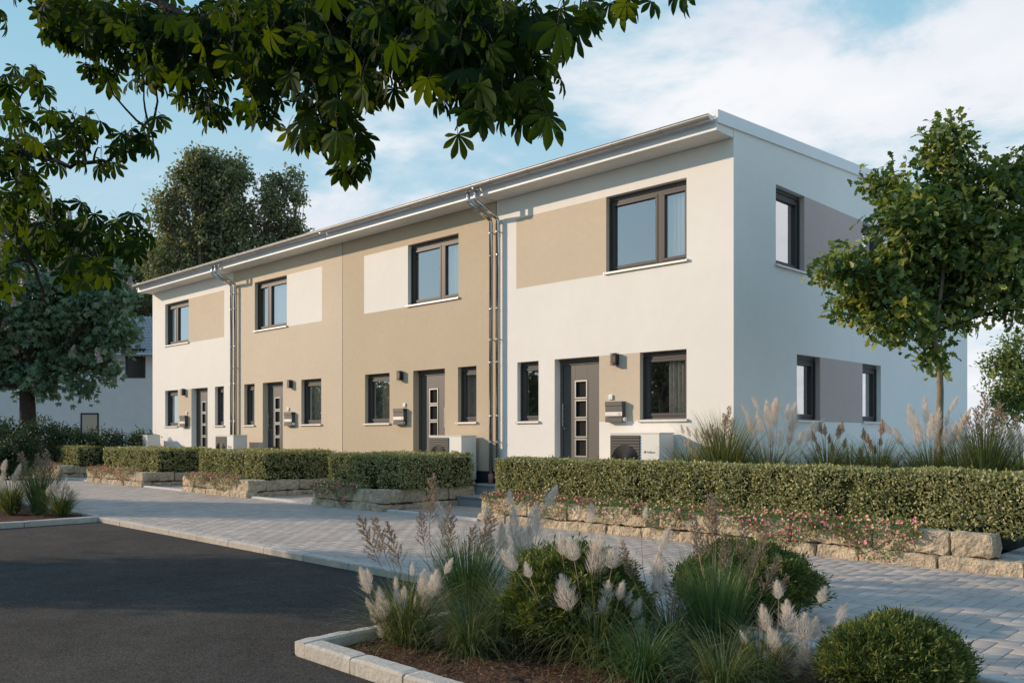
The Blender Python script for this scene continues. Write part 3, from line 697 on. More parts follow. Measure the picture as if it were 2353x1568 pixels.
# ---------------------------------------------------------------- heat pumps
hp = thing('heat_pump','','heat pump',(0,0,0),group='heat pump units in the front gardens')
mb = MB(); mb.box(-.55,.55,0,.44,.10,1.045,bev=.012); cas = obj('casing',mb,HPW,hp,local=True)
mb = MB(); mb.box(-.556,.556,-.006,.446,1.046,1.066,bev=.004); obj('lid',mb,HPW,hp,local=True)
mb = MB(); mb.box(-.53,.13,-.006,-.001,.16,1.02)
z = .19
while z < 1.0: mb.box(-.53,.13,-.020,-.007,z,z+.038,bev=.003); z += .052
gr = obj('fan_grille',mb,HPD,hp,local=True)
mb = MB()
for k in range(11):
    r = .045+.024*k; mb.tube([(-.2+r*math.cos(a),-.028,.56+r*math.sin(a)) for a in [2*math.pi*q/40 for q in range(41)]],.0062,6,cap=False)
obj('fan_guard',mb,BLACK,hp,local=True)
mb = MB(); mb.tube([(-.2,-.021,.56),(-.2,-.024,.56)],.292,40); obj('fan_opening',mb,BLACK,hp,local=True)
mb = MB(); vs,fs = text_mesh('Vaillant',.062,.265,-.0018,.70); mb.add(vs,fs)
mb.tube([(.235+.017*math.cos(a),-.001,.722+.022*math.sin(a)) for a in [2*math.pi*q/16 for q in range(17)]],.0035,6,cap=False)
mb.add([(.226,-.0022,.708),(.243,-.0022,.708),(.245,-.0022,.722),(.238,-.0022,.738),(.236,-.0022,.724),(.230,-.0022,.738),(.227,-.0022,.722)],[(0,1,2,3,4,5,6)])
obj('logo',mb,LOGO,hp,local=True)
for x in (-.45,.45):
    mb = MB(); mb.box(x-.04,x+.04,.03,.41,0,.098); obj('foot',mb,BLACK,hp,local=True)
for i,(x,y,z,lab) in enumerate(((-22.45,-.80,.49,'white heat pump at the far left, in front of the far left white house'),
    (-16.42,-.80,.49,'shaded white heat pump in front of the pale tan house'),
    (-6.82,-.52,.49,'white heat pump in front of the darker tan house, beside the downpipes'),
    (-1.70,-.50,.55,'largest looking white heat pump, in front of the nearest white house below its mailbox'))):
    if i == 0: hp.location = (x,y,z); hp['label'] = lab
    else: copy_tree(hp,None,lab,(x,y,z))
# ================================================================== vegetation helpers
def folded(stations):                    # leaf blade along +y, folded along its midrib: quads
    vs = []; fs = []
    for t,hw,dz in stations: vs += [(-hw,t,dz+hw*.35),(0,t,dz),(hw,t,dz+hw*.35)]
    for i in range(len(stations)-1):
        a = i*3; fs += [(a,a+1,a+4,a+3),(a+1,a+2,a+5,a+4)]
    return np.array(vs), np.array(fs)
LEAFLET = folded([(0,.012,0),(.15,.045,.005),(.35,.095,-.01),(.55,.145,-.05),(.72,.170,-.11),(.87,.125,-.19),(.95,.06,-.24),(1,.006,-.28)])
def palmate():
    V = []; Fs = []; n = 0
    for a,l in ((-108,.5),(-68,.76),(-33,.95),(0,1.),(35,.93),(72,.78),(110,.48)):
        v,f = LEAFLET; v = v*l; c,s = math.cos(R(a)),math.sin(R(a))
        p = np.stack([v[:,0]*c+v[:,1]*s, -v[:,0]*s+v[:,1]*c, v[:,2]-.12*abs(a)/90*v[:,1]],-1)
        V.append(p); Fs.append(f+n); n += len(p)
    return np.vstack(V), np.vstack(Fs)
PALM = palmate()
SMALLPALM = (lambda: (lambda L: (np.vstack([np.stack([L[0][:,0]*l*math.cos(R(a))+L[0][:,1]*l*math.sin(R(a)), -L[0][:,0]*l*math.sin(R(a))+L[0][:,1]*l*math.cos(R(a)), L[0][:,2]*l],-1) for a,l in ((-70,.7),(-30,.95),(10,1),(50,.85))]),
     np.vstack([L[1]+i*len(L[0]) for i in range(4)])))(folded([(0,.02,0),(.6,.2,-.03),(1,.01,-.12)])))()
OAKL = folded([(0,.02,0),(.12,.10,0),(.24,.07,0),(.38,.24,-.01),(.50,.13,-.02),(.66,.34,-.04),(.78,.17,-.06),(.90,.20,-.09),(1,.02,-.11)])
LEAF2 = folded([(0,.03,0),(.5,.27,-.02),(1,.02,-.1)])
RHOMB = (np.array([(0,0,0),(.28,.5,.06),(0,1,-.04),(-.28,.5,.06)]), np.array([(0,1,2,3)]))
NEEDLE = (np.array([(0,0,0),(.11,.55,.02),(0,1,0),(-.11,.55,.02)]), np.array([(0,1,2,3)]))
def ell_points(n, c, r, shell=.5, flat=0.):
    d = nrm(rng.normal(size=(n,3))); rad = (shell + (1-shell)*rng.random(n))**.8
    return np.array(c) + d*rad[:,None]*np.array(r), d
def leaves_from_clumps(C, D, per, cr, size, tmpl, droop=.3, up=.8, out=.6):
    m = len(C)*per; P = np.repeat(C,per,0) + rng.normal(size=(m,3))*cr; Dr = np.repeat(D,per,0)
    d = rng.normal(size=(m,3)) + Dr*out + [0,0,-droop]; n = rng.normal(size=(m,3))*.6 + [0,0,up]
    q = np.clip(np.repeat(rng.random(len(C)),per)*.5 + rng.random(m)*.6, 0, 1)
    return scatter(tmpl[0],tmpl[1],P,frames(d,n),size*rng.uniform(.65,1.2,m),q)
def limb(mb, p0, p1, r0, r1, sag=0., wob=.08, n=6, seg=7):
    p0 = np.array(p0,float); p1 = np.array(p1,float); L = np.linalg.norm(p1-p0); pts = []; rr = []
    o1 = rng.normal(size=3)*wob*L
    for i in range(seg+1):
        t = i/seg; p = p0+(p1-p0)*t + o1*math.sin(math.pi*t) + np.array([0,0,-sag*4*t*(1-t)]) + rng.normal(size=3)*wob*.15*L*(0 if i in (0,seg) else 1)
        pts.append(p); rr.append(r0+(r1-r0)*t)
    mb.tube(pts, rr, n); return pts
def tree(name, label, cat, base, trunk_h, trunk_r, lobes, leafm, barkm, size, tmpl, per=24, cr=.2, group=None, shell=.45, lean=(0,0), twigs=True, droop=.3, out=.6):
    """lobes: (centre, radii, clumps)"""
    base = np.array(base,float); t = thing(name,label,cat,base,group=group)
    top = base + np.array([lean[0],lean[1],trunk_h]); mb = MB()
    n = 9; pts = [base+(top-base)*i/n + rng.normal(size=3)*trunk_r*.18*(i>0) for i in range(n+1)]
    mb.tube(pts,[trunk_r*(1.35 if i==0 else 1.1-.45*i/n) for i in range(n+1)],12)
    obj('trunk',mb,barkm,t,smooth=True)
    br = MB(); parts = []
    for c,r,k in lobes:
        c = np.array(c,float); r = np.array(r,float)
        lp_ = limb(br,top+(base-top)*rng.uniform(0,.25),c,trunk_r*.5,trunk_r*.14,wob=.07)
        C,D = ell_points(k,c,r,shell)
        if twigs:
            for q in range(min(k,16)):
                s_ = lp_[rng.integers(3,len(lp_))]; limb(br,s_,C[q],trunk_r*.16,trunk_r*.04,wob=.06,n=4,seg=4)
        parts.append(leaves_from_clumps(C,D,per,cr,size,tmpl,droop=droop,out=out))
    obj('branches',br,barkm,t,smooth=True)
    V,Fc,q = join(parts); arr_obj('crown',V,Fc,leafm,t,rnd=q)
    return t
# ---------------------------------------------------------------- hedges
def hedge(label, x0,x1,y0,y1,z0,z1, dens, size, group='clipped hedges above the planter walls'):
    t = thing('hedge',label,'hedge',((x0+x1)/2,(y0+y1)/2,z0),group=group)
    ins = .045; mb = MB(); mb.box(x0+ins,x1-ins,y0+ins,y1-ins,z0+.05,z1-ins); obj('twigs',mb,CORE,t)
    mb = MB(); xs = x0+.25
    while xs < x1-.1: mb.tube([(xs,(y0+y1)/2,z0-.2),(xs+.02,(y0+y1)/2+.01,z0-.05),(xs,(y0+y1)/2,z0+.12)],[.018,.015,.012],6); xs += .45
    obj('stems',mb,BARKD,t)
    P = []; N = []
    def face(ax, val, sgn, A, Bb, b0, b1):
        ar = (A[1]-A[0])*(Bb[1]-Bb[0]); n = int(ar*dens)
        u = rng.uniform(*A,n); v = rng.uniform(*Bb,n)
        und = np.array([noise.noise(Vector((a*2.3,b*2.3,ax*9.+val)))*.035 + noise.noise(Vector((a*9,b*9,ax*4.+val)))*.028 for a,b in zip(u,v)])
        keep = (rng.random(n) < np.clip(1.05+und*26,.10,1)) & ((ax == 2) | (rng.random(n) < np.clip(.35+(v-z0)/.16,.3,1))); u,v,und = u[keep],v[keep],und[keep]; n = len(u)
        d = val + sgn*(und - rng.exponential(.020,n)+.012 + (rng.random(n)<.02)*rng.uniform(.01,.055,n))
        p = np.zeros((n,3)); nn = np.zeros((n,3)); o_ = [i for i in range(3) if i != ax]
        p[:,ax] = d; p[:,o_[0]] = u; p[:,o_[1]] = v; nn[:,ax] = sgn; P.append(p); N.append(nn)
    face(1,y0,-1,(x0,x1),(z0,z1),0,0); face(2,z1,1,(x0,x1),(y0,y1),0,0)
    face(0,x1,1,(y0,y1),(z0,z1),0,0); face(0,x0,-1,(y0,y1),(z0,z1),0,0); 
    P = np.vstack(P); N = np.vstack(N); n = len(P)
    # round the upper edges a little
    d = rng.normal(size=(n,3))*.8 + N*.45 + [0,0,.45]; nn = rng.normal(size=(n,3))*.5 + N*1.1
    V,Fc,q = scatter(LEAF2[0],LEAF2[1],P,frames(d,nn),size*rng.uniform(.6,1.25,n),np.clip(rng.beta(1.6,2.2,n),0,1))
    arr_obj('foliage',V,Fc,L_HEDGE,t,rnd=q); return t
hedge('long sunlit clipped hedge in the right foreground above the flowering stone wall',-3.38,6.9,-2.30,-1.80,.41,1.135,4600,.044)
hedge('clipped hedge between the shaded planter and the heat pump of the darker tan house',-8.35,-5.80,-2.50,-.60,.47,1.14,2700,.050)
hedge('clipped hedge with one sunlit and one shaded side, in front of the pale tan house',-14.35,-11.05,-2.55,-.50,.47,1.13,2000,.055)
hedge('clipped hedge in front of the far left white house',-21.0,-16.95,-2.55,-.9,.47,1.12,1400,.06)
hedge('farthest clipped hedge, left of the far left white heat pump',-29.0,-23.6,-2.5,-.9,.47,1.12,1100,.065)
# ---------------------------------------------------------------- trailing flowers on the walls
def flowers(label, x0, x1, v, n, fs_, patches, z=.49):
    parts = []; mi = []
    P = []
    for k in range(n):
        x = rng.uniform(x0,x1); y = v + rng.uniform(-.05,.32); P.append((x,y,z+.02+abs(rng.normal())*.04))
    for (a,b,dep,m_) in patches:           # hanging curtains over the wall face
        for k in range(m_):
            t = rng.random()**1.3; x = rng.uniform(a,b)*1.; w_ = 1-abs((x-(a+b)/2)/((b-a)/2))**2
            P.append((x + rng.normal()*.03, v-.03-rng.random()*.05*(1-t*.5), z+.02-dep*t*max(.25,w_)))
    P = np.array(P); m = len(P)
    d = rng.normal(size=(m,3)) + [0,-.5,-.1]; nn = rng.normal(size=(m,3))*.6+[0,-.4,.8]
    A = scatter(NEEDLE[0]*[1.3,1,1],NEEDLE[1],P,frames(d,nn),rng.uniform(.026,.055,m))
    sel = rng.random(m) < fs_; FP = P[sel] + [0,-.015,.018]; k = len(FP)
    tv = []; tf = []
    for q in range(5):
        a = 2*math.pi*q/5; b = a+.62; c_ = a-.62; i = len(tv)
        tv += [(0,0,0),(math.cos(c_)*.75,math.sin(c_)*.75,.22),(math.cos(a),math.sin(a),.3),(math.cos(b)*.75,math.sin(b)*.75,.22)]; tf.append((i,i+1,i+2,i+3))
    cl = np.array([noise.noise(Vector((p[0]*1.6,p[2]*4,3.)))*.9+.5 for p in FP]) if k else np.zeros(0)
    Bf = scatter(np.array(tv),np.array(tf),FP,frames(rng.normal(size=(k,3)),rng.normal(size=(k,3))*.35+[-.3,-.8,.6]),rng.uniform(.013,.022,k),np.clip(cl+rng.normal(size=k)*.25,0,1))
    V,Fc,q = join([A,Bf]); mi = np.concatenate([np.zeros(len(A[1])),np.ones(len(Bf[1]))])
    o = arr_obj('trailing_flowers',V,Fc,[L_FLEAF,L_PINK],rnd=q,mi=mi); o['kind'] = 'stuff'
    return tag(o,label,'flowers')
flowers('pink and peach trailing flowers spilling over the long right-hand stone wall',-3.25,4.0,-2.78,11000,.075,
    [(-3.2,-2.3,.30,420),(-2.2,-1.2,.30,520),(-1.0,.1,.22,420),(.0,1.,.33,760),(1.1,1.9,.18,240),(1.7,2.9,.36,1100),(2.6,3.5,.22,420),(3.0,4.0,.44,1100)])
flowers('red and pink trailing flowers on the shaded stone wall of the darker tan house',-8.3,-6.6,-2.92,2600,.11,[(-8.3,-7.6,.34,520),(-7.6,-6.7,.36,700)])
flowers('pink trailing flowers covering the sunlit stone wall of the pale tan house',-14.2,-11.4,-3.0,3200,.11,[(-14.1,-12.9,.30,700),(-13.0,-11.4,.32,900)])
flowers('pink trailing flowers on the stone wall of the far left white house',-20.9,-17.4,-3.05,1900,.18,[(-20.9,-19.2,.28,700),(-19.2,-17.4,.3,800)])
flowers('pink trailing flowers on the farthest stone wall behind the reddish grass',-27.2,-24.0,-3.05,1500,.2,[(-27.,-25.5,.25,500),(-25.6,-24.,.27,500)])
# ================================================================== grasses
def blades(base, n, L, spread, arch, wd, rb=.06, seg=6):
    """arching strips rooted round base (local coordinates)"""
    th = rng.uniform(0,2*math.pi,n); r0 = rb*np.sqrt(rng.random(n)); ln = L*rng.uniform(.45,1.1,n)
    tilt = np.abs(rng.normal(size=n))*spread+.04; ar = arch*rng.uniform(.4,1.5,n)
    cx,sx = np.cos(th),np.sin(th); tw = th + rng.normal(size=n)*.5
    V = np.zeros((n,(seg+1)*2,3)); x = r0*cx; y = r0*sx; z = np.zeros(n); a = tilt.copy()
    for i in range(seg+1):
        wv = wd*rng.uniform(.8,1.2,n)*(1-(i/seg)**2.2)*.5+.0003
        ox,oy = -np.sin(tw)*wv, np.cos(tw)*wv
        V[:,2*i] = np.stack([x-ox,y-oy,z],-1); V[:,2*i+1] = np.stack([x+ox,y+oy,z],-1)
        x = x+np.sin(a)*cx*ln/seg; y = y+np.sin(a)*sx*ln/seg; z = z+np.cos(a)*ln/seg; a = np.minimum(a+.5*ar*(i+1)/seg, 2.6)
    f = np.array([(2*i,2*i+1,2*i+3,2*i+2) for i in range(seg)])
    Fc = f[None]+(np.arange(n)*(seg+1)*2)[:,None,None]
    return V.reshape(-1,3)+np.array(base), Fc.reshape(-1,4), np.repeat(np.clip(rng.beta(2,2.5,n),0,1),(seg+1)*2)
def plume_mesh(n, fat=.2, ragged=1., hair=.16, wd=.006):
    """fluffy seed head, unit length along +z: many thin hairs leaving the rachis upwards"""
    t = rng.random(n)**.9; prof = np.clip(np.sin(np.pi*np.clip(t,0,1)**.62),0.03,1)**.9*(1+.25*np.sin(t*23+rng.random()*6))
    th = rng.uniform(0,2*math.pi,n); L = hair*rng.uniform(.5,1.5,n)*(.75+.5*prof)
    r = fat*.5*prof*np.sqrt(rng.random(n))*.62
    P = np.stack([r*np.cos(th),r*np.sin(th),t*.84],-1)
    out = .55*rng.uniform(.1,1.2,n)*ragged*(1.15-t*.6)
    d = np.stack([np.cos(th)*out,np.sin(th)*out,np.ones(n)],-1)+rng.normal(size=(n,3))*.10
    tv = np.array([(-.5,0,0),(.5,0,0),(.34,.6,.05),(-.34,.6,.05),(.06,1,.1),(-.06,1,.1)]); tf = np.array([(0,1,2,3),(3,2,4,5)])
    S = np.stack([np.full(n,wd)*rng.uniform(.7,1.5,n),L,L],-1)
    return scatter(tv,tf,P,frames(d,rng.normal(size=(n,3))),S,np.clip(.15+.25*t+rng.normal(size=n)*.28,0,1))
def panicle_mesh(nb=22, hair=9):
    """open feathery reed panicle, unit length along +z"""
    parts = []; mb = MB(); mb.tube([(0,0,-.05),(.01,0,.5),(0,.01,1)],[.006,.004,.0015],4); 
    for k in range(nb):
        z = .02+.9*k/nb; a = k*2.4+rng.normal()*.4; l = .34*(1-z*.72)*rng.uniform(.7,1.15)
        p0 = np.array([0,0,z]); p1 = p0+np.array([math.cos(a)*l*.62,math.sin(a)*l*.62,l*.75]); mb.tube([p0,(p0+p1)/2+[0,0,.02],p1],[.0035,.0028,.0015],3)
        m = hair*5; t = rng.random(m)[:,None]*.85+.15; P = p0+(p1-p0)*t; d = nrm(p1-p0)+rng.normal(size=(m,3))*.45
        parts.append(scatter(NEEDLE[0]*[.75,1,1],NEEDLE[1],P,frames(d,rng.normal(size=(m,3))),rng.uniform(.04,.085,m)))
    m = 60; P = np.stack([np.zeros(m),np.zeros(m),rng.uniform(.5,1.,m)],-1)
    parts.append(scatter(NEEDLE[0]*[1.4,1,1],NEEDLE[1],P,frames(rng.normal(size=(m,3))*.5+[0,0,1],rng.normal(size=(m,3))),rng.uniform(.04,.07,m)))
    V = np.array(mb.v); quads = np.array([f for f in mb.f if len(f)==4]); parts.append((V,quads,np.full(len(V),.1)))
    return join(parts)
def mesh_from(name, data, m):
    o = arr_obj(name,data[0],data[1],m,rnd=data[2]); me = o.data; bpy.data.objects.remove(o); return me
PLM = [mesh_from('plume',plume_mesh(760,.46+.06*i,1.),L_PLUME) for i in range(3)]
PLS = [mesh_from('plume_small',plume_mesh(320,.46,1.,.2,.014),L_PLUME) for i in range(2)]
BRW = [mesh_from('seed_head',plume_mesh(260,.34,.7,.16,.016),L_BROWN)]
PAN = [mesh_from('panicle',panicle_mesh(),L_REEDHEAD) for i in range(3)]
STEMM = mat('straw_stalk', (.33,.24,.13), .8)
def place_head(parent, name, me, p, d, length, width=1., stem=True, basep=None, sr=.0028):
    """p: foot of the head in world coordinates, d: direction of the head"""
    b = wbase(parent); d = Vector(d).normalized()
    o = bpy.data.objects.new(name, me); COL.objects.link(o); o.parent = parent
    o.location = [float(a) for a in (np.array(p)-b)]
    o.rotation_mode = 'QUATERNION'; o.rotation_quaternion = d.to_track_quat('Z','Y'); s = length
    o.scale = (s*width,s*width,s)
    return o
def stems(parent, pairs, r):
    mb = MB()
    for b0,p,d in pairs:
        b0 = np.array(b0); p = np.array(p); L = np.linalg.norm(p-b0); d = np.array(d)/np.linalg.norm(d)
        c = p-d*L*.45
        pts = [(1-t)**2*b0+2*t*(1-t)*c+t*t*p for t in (0,.2,.4,.6,.8,1)]
        mb.tube(pts,[r*1.5,r*1.4,r*1.25,r*1.1,r,r*.8],5)
    obj('stalks',mb,STEMM,parent,smooth=True)
def pampas(label, base, heads, nb=260, L=.55, bl=(.55,1.1), bw=.006, group='pale plumed grasses', hw=1., meshes=PLM, hn='flower_plume', name='pampas_grass', gm=None, sr=.0022, rb=.09):
    t = thing(name,label,'ornamental grass',base,group=group)
    V,Fc,q = blades(base,nb,L,bl[0],bl[1],bw,rb); arr_obj('blades',V,Fc,gm or L_GRASS,t,rnd=q)
    pairs = []
    for i,(p,d,l) in enumerate(heads):
        b0 = np.array(base)+np.array([rng.normal()*.04,rng.normal()*.04,.02]); pairs.append((b0,p,d))
        place_head(t,hn,meshes[i%len(meshes)],p,d,l*1.3,hw*rng.uniform(.95,1.3))
    if pairs: stems(t,pairs,sr)
    return t
def heads_px(lst, Y, ox, oy, sc_, jit=.12, base=None):
    """heads given as (x, y, length[, lean]) in an enlarged crop of the photo; depth Y with jitter"""
    out = []
    for e in lst:
        x,y,l = e[:3]; x = ox+x*sc_; y = oy+y*sc_; l = l*sc_; yy = Y+rng.uniform(-jit,jit)
        c = at(x,y,yy); ln = l/F*yy
        if len(e) > 3: lean = e[3]
        else: lean = .12
        b = np.array(base); h = c-b; hz = np.array([h[0],h[1],0]); d = nrm(hz*(.55+lean)+np.array([0,0,max(h[2],.2)])) if len(e)<4 else nrm(RT3*e[3]+np.array([0,0,1.]))
        out.append((c-d*ln*.5,d,ln))
    return out
RT3 = np.array([RT[0],RT[1],0])
Z7 = (672.,1008.,.357); Z8 = (1478.4,1008.,.3713)
def gp(px,py,z=.03):                     # ground point under a pixel
    Y = F*(EYE-z)/(py-HZ); p = at(px,py,Y); return np.array([p[0],p[1],z]),Y
bA,YA = gp(935,1478); hA = heads_px([(470,925,150,-.35),(495,885,80,-.3),(490,1065,70,-.35),(520,1130,110,-.25),(575,1080,185,-.15),(610,1095,90,-.12),(665,940,80,-.05),(672,1040,115,-.08),(715,1015,95,.05),(720,1060,65,.02),(690,1125,70,0),(770,845,75,.02),(835,940,145,.12),(850,1000,90,.15),(908,945,150,.2),(862,1050,135,.25),(1000,825,95,.5),(567,1240,80,-.2),(612,1235,85,-.15),(770,1250,100,-.1),(838,1265,60,.1),(940,1290,100,.35),(790,1070,80,.0)],YA,*Z7,base=bA)
pampas('cream plumed grass clump beside the kerb corner of the front bed',bA,hA,1000,.66,(.55,1.0),.0045,rb=.11)
bC,YC = gp(1370,1525); hC = heads_px([(1730,690,120,-.1),(1760,1010,200,-.25),(1800,720,130,-.2),(1955,790,235,.0),(1985,660,90,.0),(2060,770,130,.15),(1900,1145,150,-.05),(2025,1000,130,.1),(1995,1085,100,.1),(2110,985,110,.25),(2160,1040,95,.3),(2210,1100,115,.35),(2230,1210,90,.4),(1515,850,90,-.3),(1400,790,135,-.7),(1920,490,110,.0),(1690,1010,60,-.2)],YC,*Z7,base=bC)
pampas('tallest cream plumed grass in the middle of the front bed, before the first round shrub',bC,hC,650,.74,(.5,1.25),.005,rb=.11,hw=1.2)
bD,YD = gp(1745,1560); hD = heads_px([(125,630,130,.45),(10,460,70,.2),(85,790,150,.2),(95,900,190,.25),(830,940,100,-.08),(1105,970,95,.4),(1225,1080,105,.5),(750,1120,140,-.2),(890,1110,160,-.05),(985,1190,165,.1),(1055,1180,115,.15),(1105,1205,75,.15),(800,1240,110,-.25),(830,1330,150,-.15),(885,1340,90,-.05),(995,1340,130,.1),(935,1420,95,.0),(620,1235,80,-.45),(715,1290,65,-.35),(1190,1170,80,.4),(760,1350,60,-.3),(1080,1330,95,.3)],YD,*Z8,base=bD)
pampas('cream plumed grass just left of the round shrub in the bottom right corner',bD,hD[4:],480,.55,(.6,1.3),.005,hw=1.2)
bD2,YD2 = gp(1540,1500); pampas('two feathery plumes on long stalks between the first two round shrubs',bD2,heads_px([(125,630,130,.45),(10,460,70,.2),(85,790,150,.2),(95,900,190,.25)],YD2,*Z8,base=bD2),380,.6,(.5,1.1),.0055)
bP,YP = gp(1225,1352); hP = heads_px([(960,520,170,-.25),(1395,390,95,.0),(1255,500,95,-.05),(1425,560,190,.0),(1470,610,80,.1),(1555,550,175,.08),(1350,650,170,-.03),(1270,680,150,-.05),(1510,660,150,.15),(1660,380,130,.5),(1200,750,110,-.1),(1450,700,120,.05)],YP,*Z7,base=bP)
pampas('bluish shaded plumed grass at the back of the front bed against the pavement',bP,hP,700,.65,(.4,.9),.006)
# reedy clumps
def reeds(label, base, pans, nb, L, name='reed_grass', bw=.007, sp=.22, gm=None, group='tall reeds with reddish feathery heads', meshes=PAN, rb=.12):
    t = thing(name,label,'reed grass',base,group=group)
    V,Fc,q = blades(base,nb,L,sp,.35,bw,rb); arr_obj('blades',V,Fc,gm or L_REED,t,rnd=q)
    pairs = []
    for i,(p,d,l) in enumerate(pans):
        b0 = np.array(base)+np.array([rng.normal()*.07,rng.normal()*.07,.02]); pairs.append((b0,p,d)); place_head(t,'panicle',meshes[i%len(meshes)],p,d,l)
    stems(t,pairs,.003); return t
def pans_px(lst, Y, ox, oy, sc_, jit=.15):
    out = []
    for x,y,l,ln in lst:                 # foot of the panicle, length, lean
        yy = Y+rng.uniform(-jit,jit); c = at(ox+x*sc_,oy+y*sc_,yy); out.append((c,nrm(RT3*ln+FW3*rng.uniform(-.2,.2)+np.array([0,0,1.])),l*sc_/F*yy))
    return out
FW3 = np.array([FW[0],FW[1],0])
bB,YB = gp(1075,1430)
reeds('reddish feathery reed clump standing behind the cream plumed grass at the kerb corner',bB,pans_px([(560,800,330,-.45),(700,840,320,-.35),(600,760,280,-.25),(880,560,330,.08),(850,700,240,-.15),(1000,740,260,.12),(1100,800,260,.3),(1200,700,260,.35),(1190,760,280,.45),(960,640,220,.25)],YB,*Z7),900,.78)
bE,YE = gp(1640,1510)
reeds('brown feathery reed clump right of the first round shrub, in front of the second',bE,pans_px([(425,700,360,.0),(365,780,280,-.12),(500,830,260,.05),(600,760,260,.1),(700,780,250,.35),(430,620,240,.02),(640,900,240,.2),(820,1000,180,.4),(730,960,260,.45),(340,700,200,-.2),(-60,880,260,-.3),(230,1100,230,-.45)],YE,*Z8),800,.78,bw=.006)
bM,YM = gp(1170,1475)
pampas('low pale green arching grass between the kerb corner clump and the middle clump',bM,[],1300,.72,(.5,1.3),.0035,name='arching_grass',group=None)
bM2,YM2 = gp(1480,1560)
pampas('low dark arching grass at the front edge of the bed, below the tallest plumes',bM2,[],650,.52,(.6,1.3),.006,name='arching_grass',group=None,gm=L_REED)
bM3,YM3 = gp(1080,1500)
pampas('fine green arching grass right of the kerb corner clump',bM3,[],1000,.52,(.6,1.3),.0035,name='arching_grass',group=None)
bM4,YM4 = gp(1660,1590,.03)
pampas('dense green arching grass at the bottom edge between the cream plumes',bM4,[],500,.50,(.6,1.3),.004,name='arching_grass',group=None)
# bed on the far left
bL,YL = gp(90,1178,.07)
reeds('dark reed clump with reddish heads in the shaded bed at the left edge',bL,pans_px([(95,1120,65,-.1),(70,1110,75,-.25),(110,1115,60,.15),(130,1125,50,.3),(85,1100,60,.05),(60,1120,50,-.4),(100,1105,70,.1)],YL,0,0,1.,.2),620,1.05)
bL2,YL2 = gp(25,1180,.07)
pampas('grass with pale grey plumes cut by the left edge of the photo',bL2,[(at(a,b,YL2),nrm(RT3*.3+np.array([0,0,1.])),.22) for a,b in ((5,1085),(30,1110),(2,1110),(38,1095))],620,.85,(.45,.9),.009)
bL3,YL3 = gp(142,1184,.07)
pampas('low shaded grass with small grey plumes at the corner of the left bed',bL3,[(at(a,b,YL3),nrm(RT3*.25+np.array([0,0,1.])),.18) for a,b in ((108,1140),(130,1135),(140,1145),(152,1140),(120,1130),(160,1150),(147,1125))],620,.66,(.5,1.),.008,meshes=PLS)
# behind the right hedge
def bgpx(px, Y, z=.47): return W((px-PX)/F*Y, Y, z)
bgl = [ # px, Y, kind, heads(px,py,len,lean)
 (1590,13.9,'small',[(1568,988,20,-.3),(1582,993,22,-.3),(1600,1000,24,-.1),(1612,995,22,0),(1622,1003,26,.1),(1585,1030,32,-.2),(1600,1045,24,0),(1575,1020,20,-.3)]),
 (1662,13.6,'reed',[(1640,1000,60,-.35),(1665,985,75,.05),(1650,1005,55,-.1),(1680,990,60,.15),(1632,1010,55,-.45),(1672,960,60,.1)]),
 (1765,13.3,'pampas',[(1712,945,30,-.5),(1737,930,32,-.5),(1785,932,30,0),(1725,985,50,-.25),(1745,975,45,-.2),(1765,960,60,-.1),(1778,955,58,.05),(1808,950,34,.15),(1822,965,62,.12),(1815,1000,55,.15),(1860,995,45,.4),(1838,1010,35,.3),(1880,980,35,.7),(1770,1010,40,0),(1740,1035,40,-.1),(1762,1055,35,.1),(1790,1010,40,.1)]),
 (1900,13.2,'brown',[(1870,1005,26,-.3),(1885,985,26,-.2),(1895,990,26,-.05),(1905,1010,22,0),(1925,995,30,.1),(1932,985,28,.15),(1940,1020,24,.2),(1880,1030,26,-.3),(1912,1030,24,0)]),
 (2015,13.0,'brown',[(1985,1000,28,-.1),(1993,1010,22,0),(2000,1025,24,.05),(2025,985,34,.1),(1978,1040,22,-.3),(2010,1035,20,0),(2022,1015,22,.1)]),
 (2140,12.9,'pampas',[(2040,985,34,-.7),(2065,1005,42,-.5),(2095,965,55,-.2),(2110,1000,58,-.1),(2125,930,32,0),(2127,955,40,0),(2140,985,60,.05),(2155,970,50,.1),(2170,1010,48,.15),(2190,1000,50,.25),(2205,990,60,.3),(2218,960,40,.5),(2190,930,34,.5),(2150,1030,40,0),(2212,1020,45,.3),(2175,965,35,.2)]),
 (2262,12.8,'reed',[(2230,985,70,-.3),(2245,970,80,-.15),(2262,950,95,0),(2280,990,75,.2),(2300,985,80,.3),(2250,1000,60,-.1),(2325,985,70,.45),(2290,960,80,.25)]),
 (2350,12.7,'pampas',[(2325,1010,45,-.1),(2345,1025,45,0),(2360,1000,45,.1),(2340,990,30,-.2)]),
]
nmz = {'small':'small cream plumed grass','reed':'feathery reed clump','pampas':'cream plumed grass','brown':'brown headed grass'}
bgn = ['just right of the nearest heat pump','directly in front of the house corner','below the first side window of the nearest house','between the two lower side windows','under the second lower side window','at the foot of the young tree','right of the house, against the white sky','cut by the right edge behind the hedge']
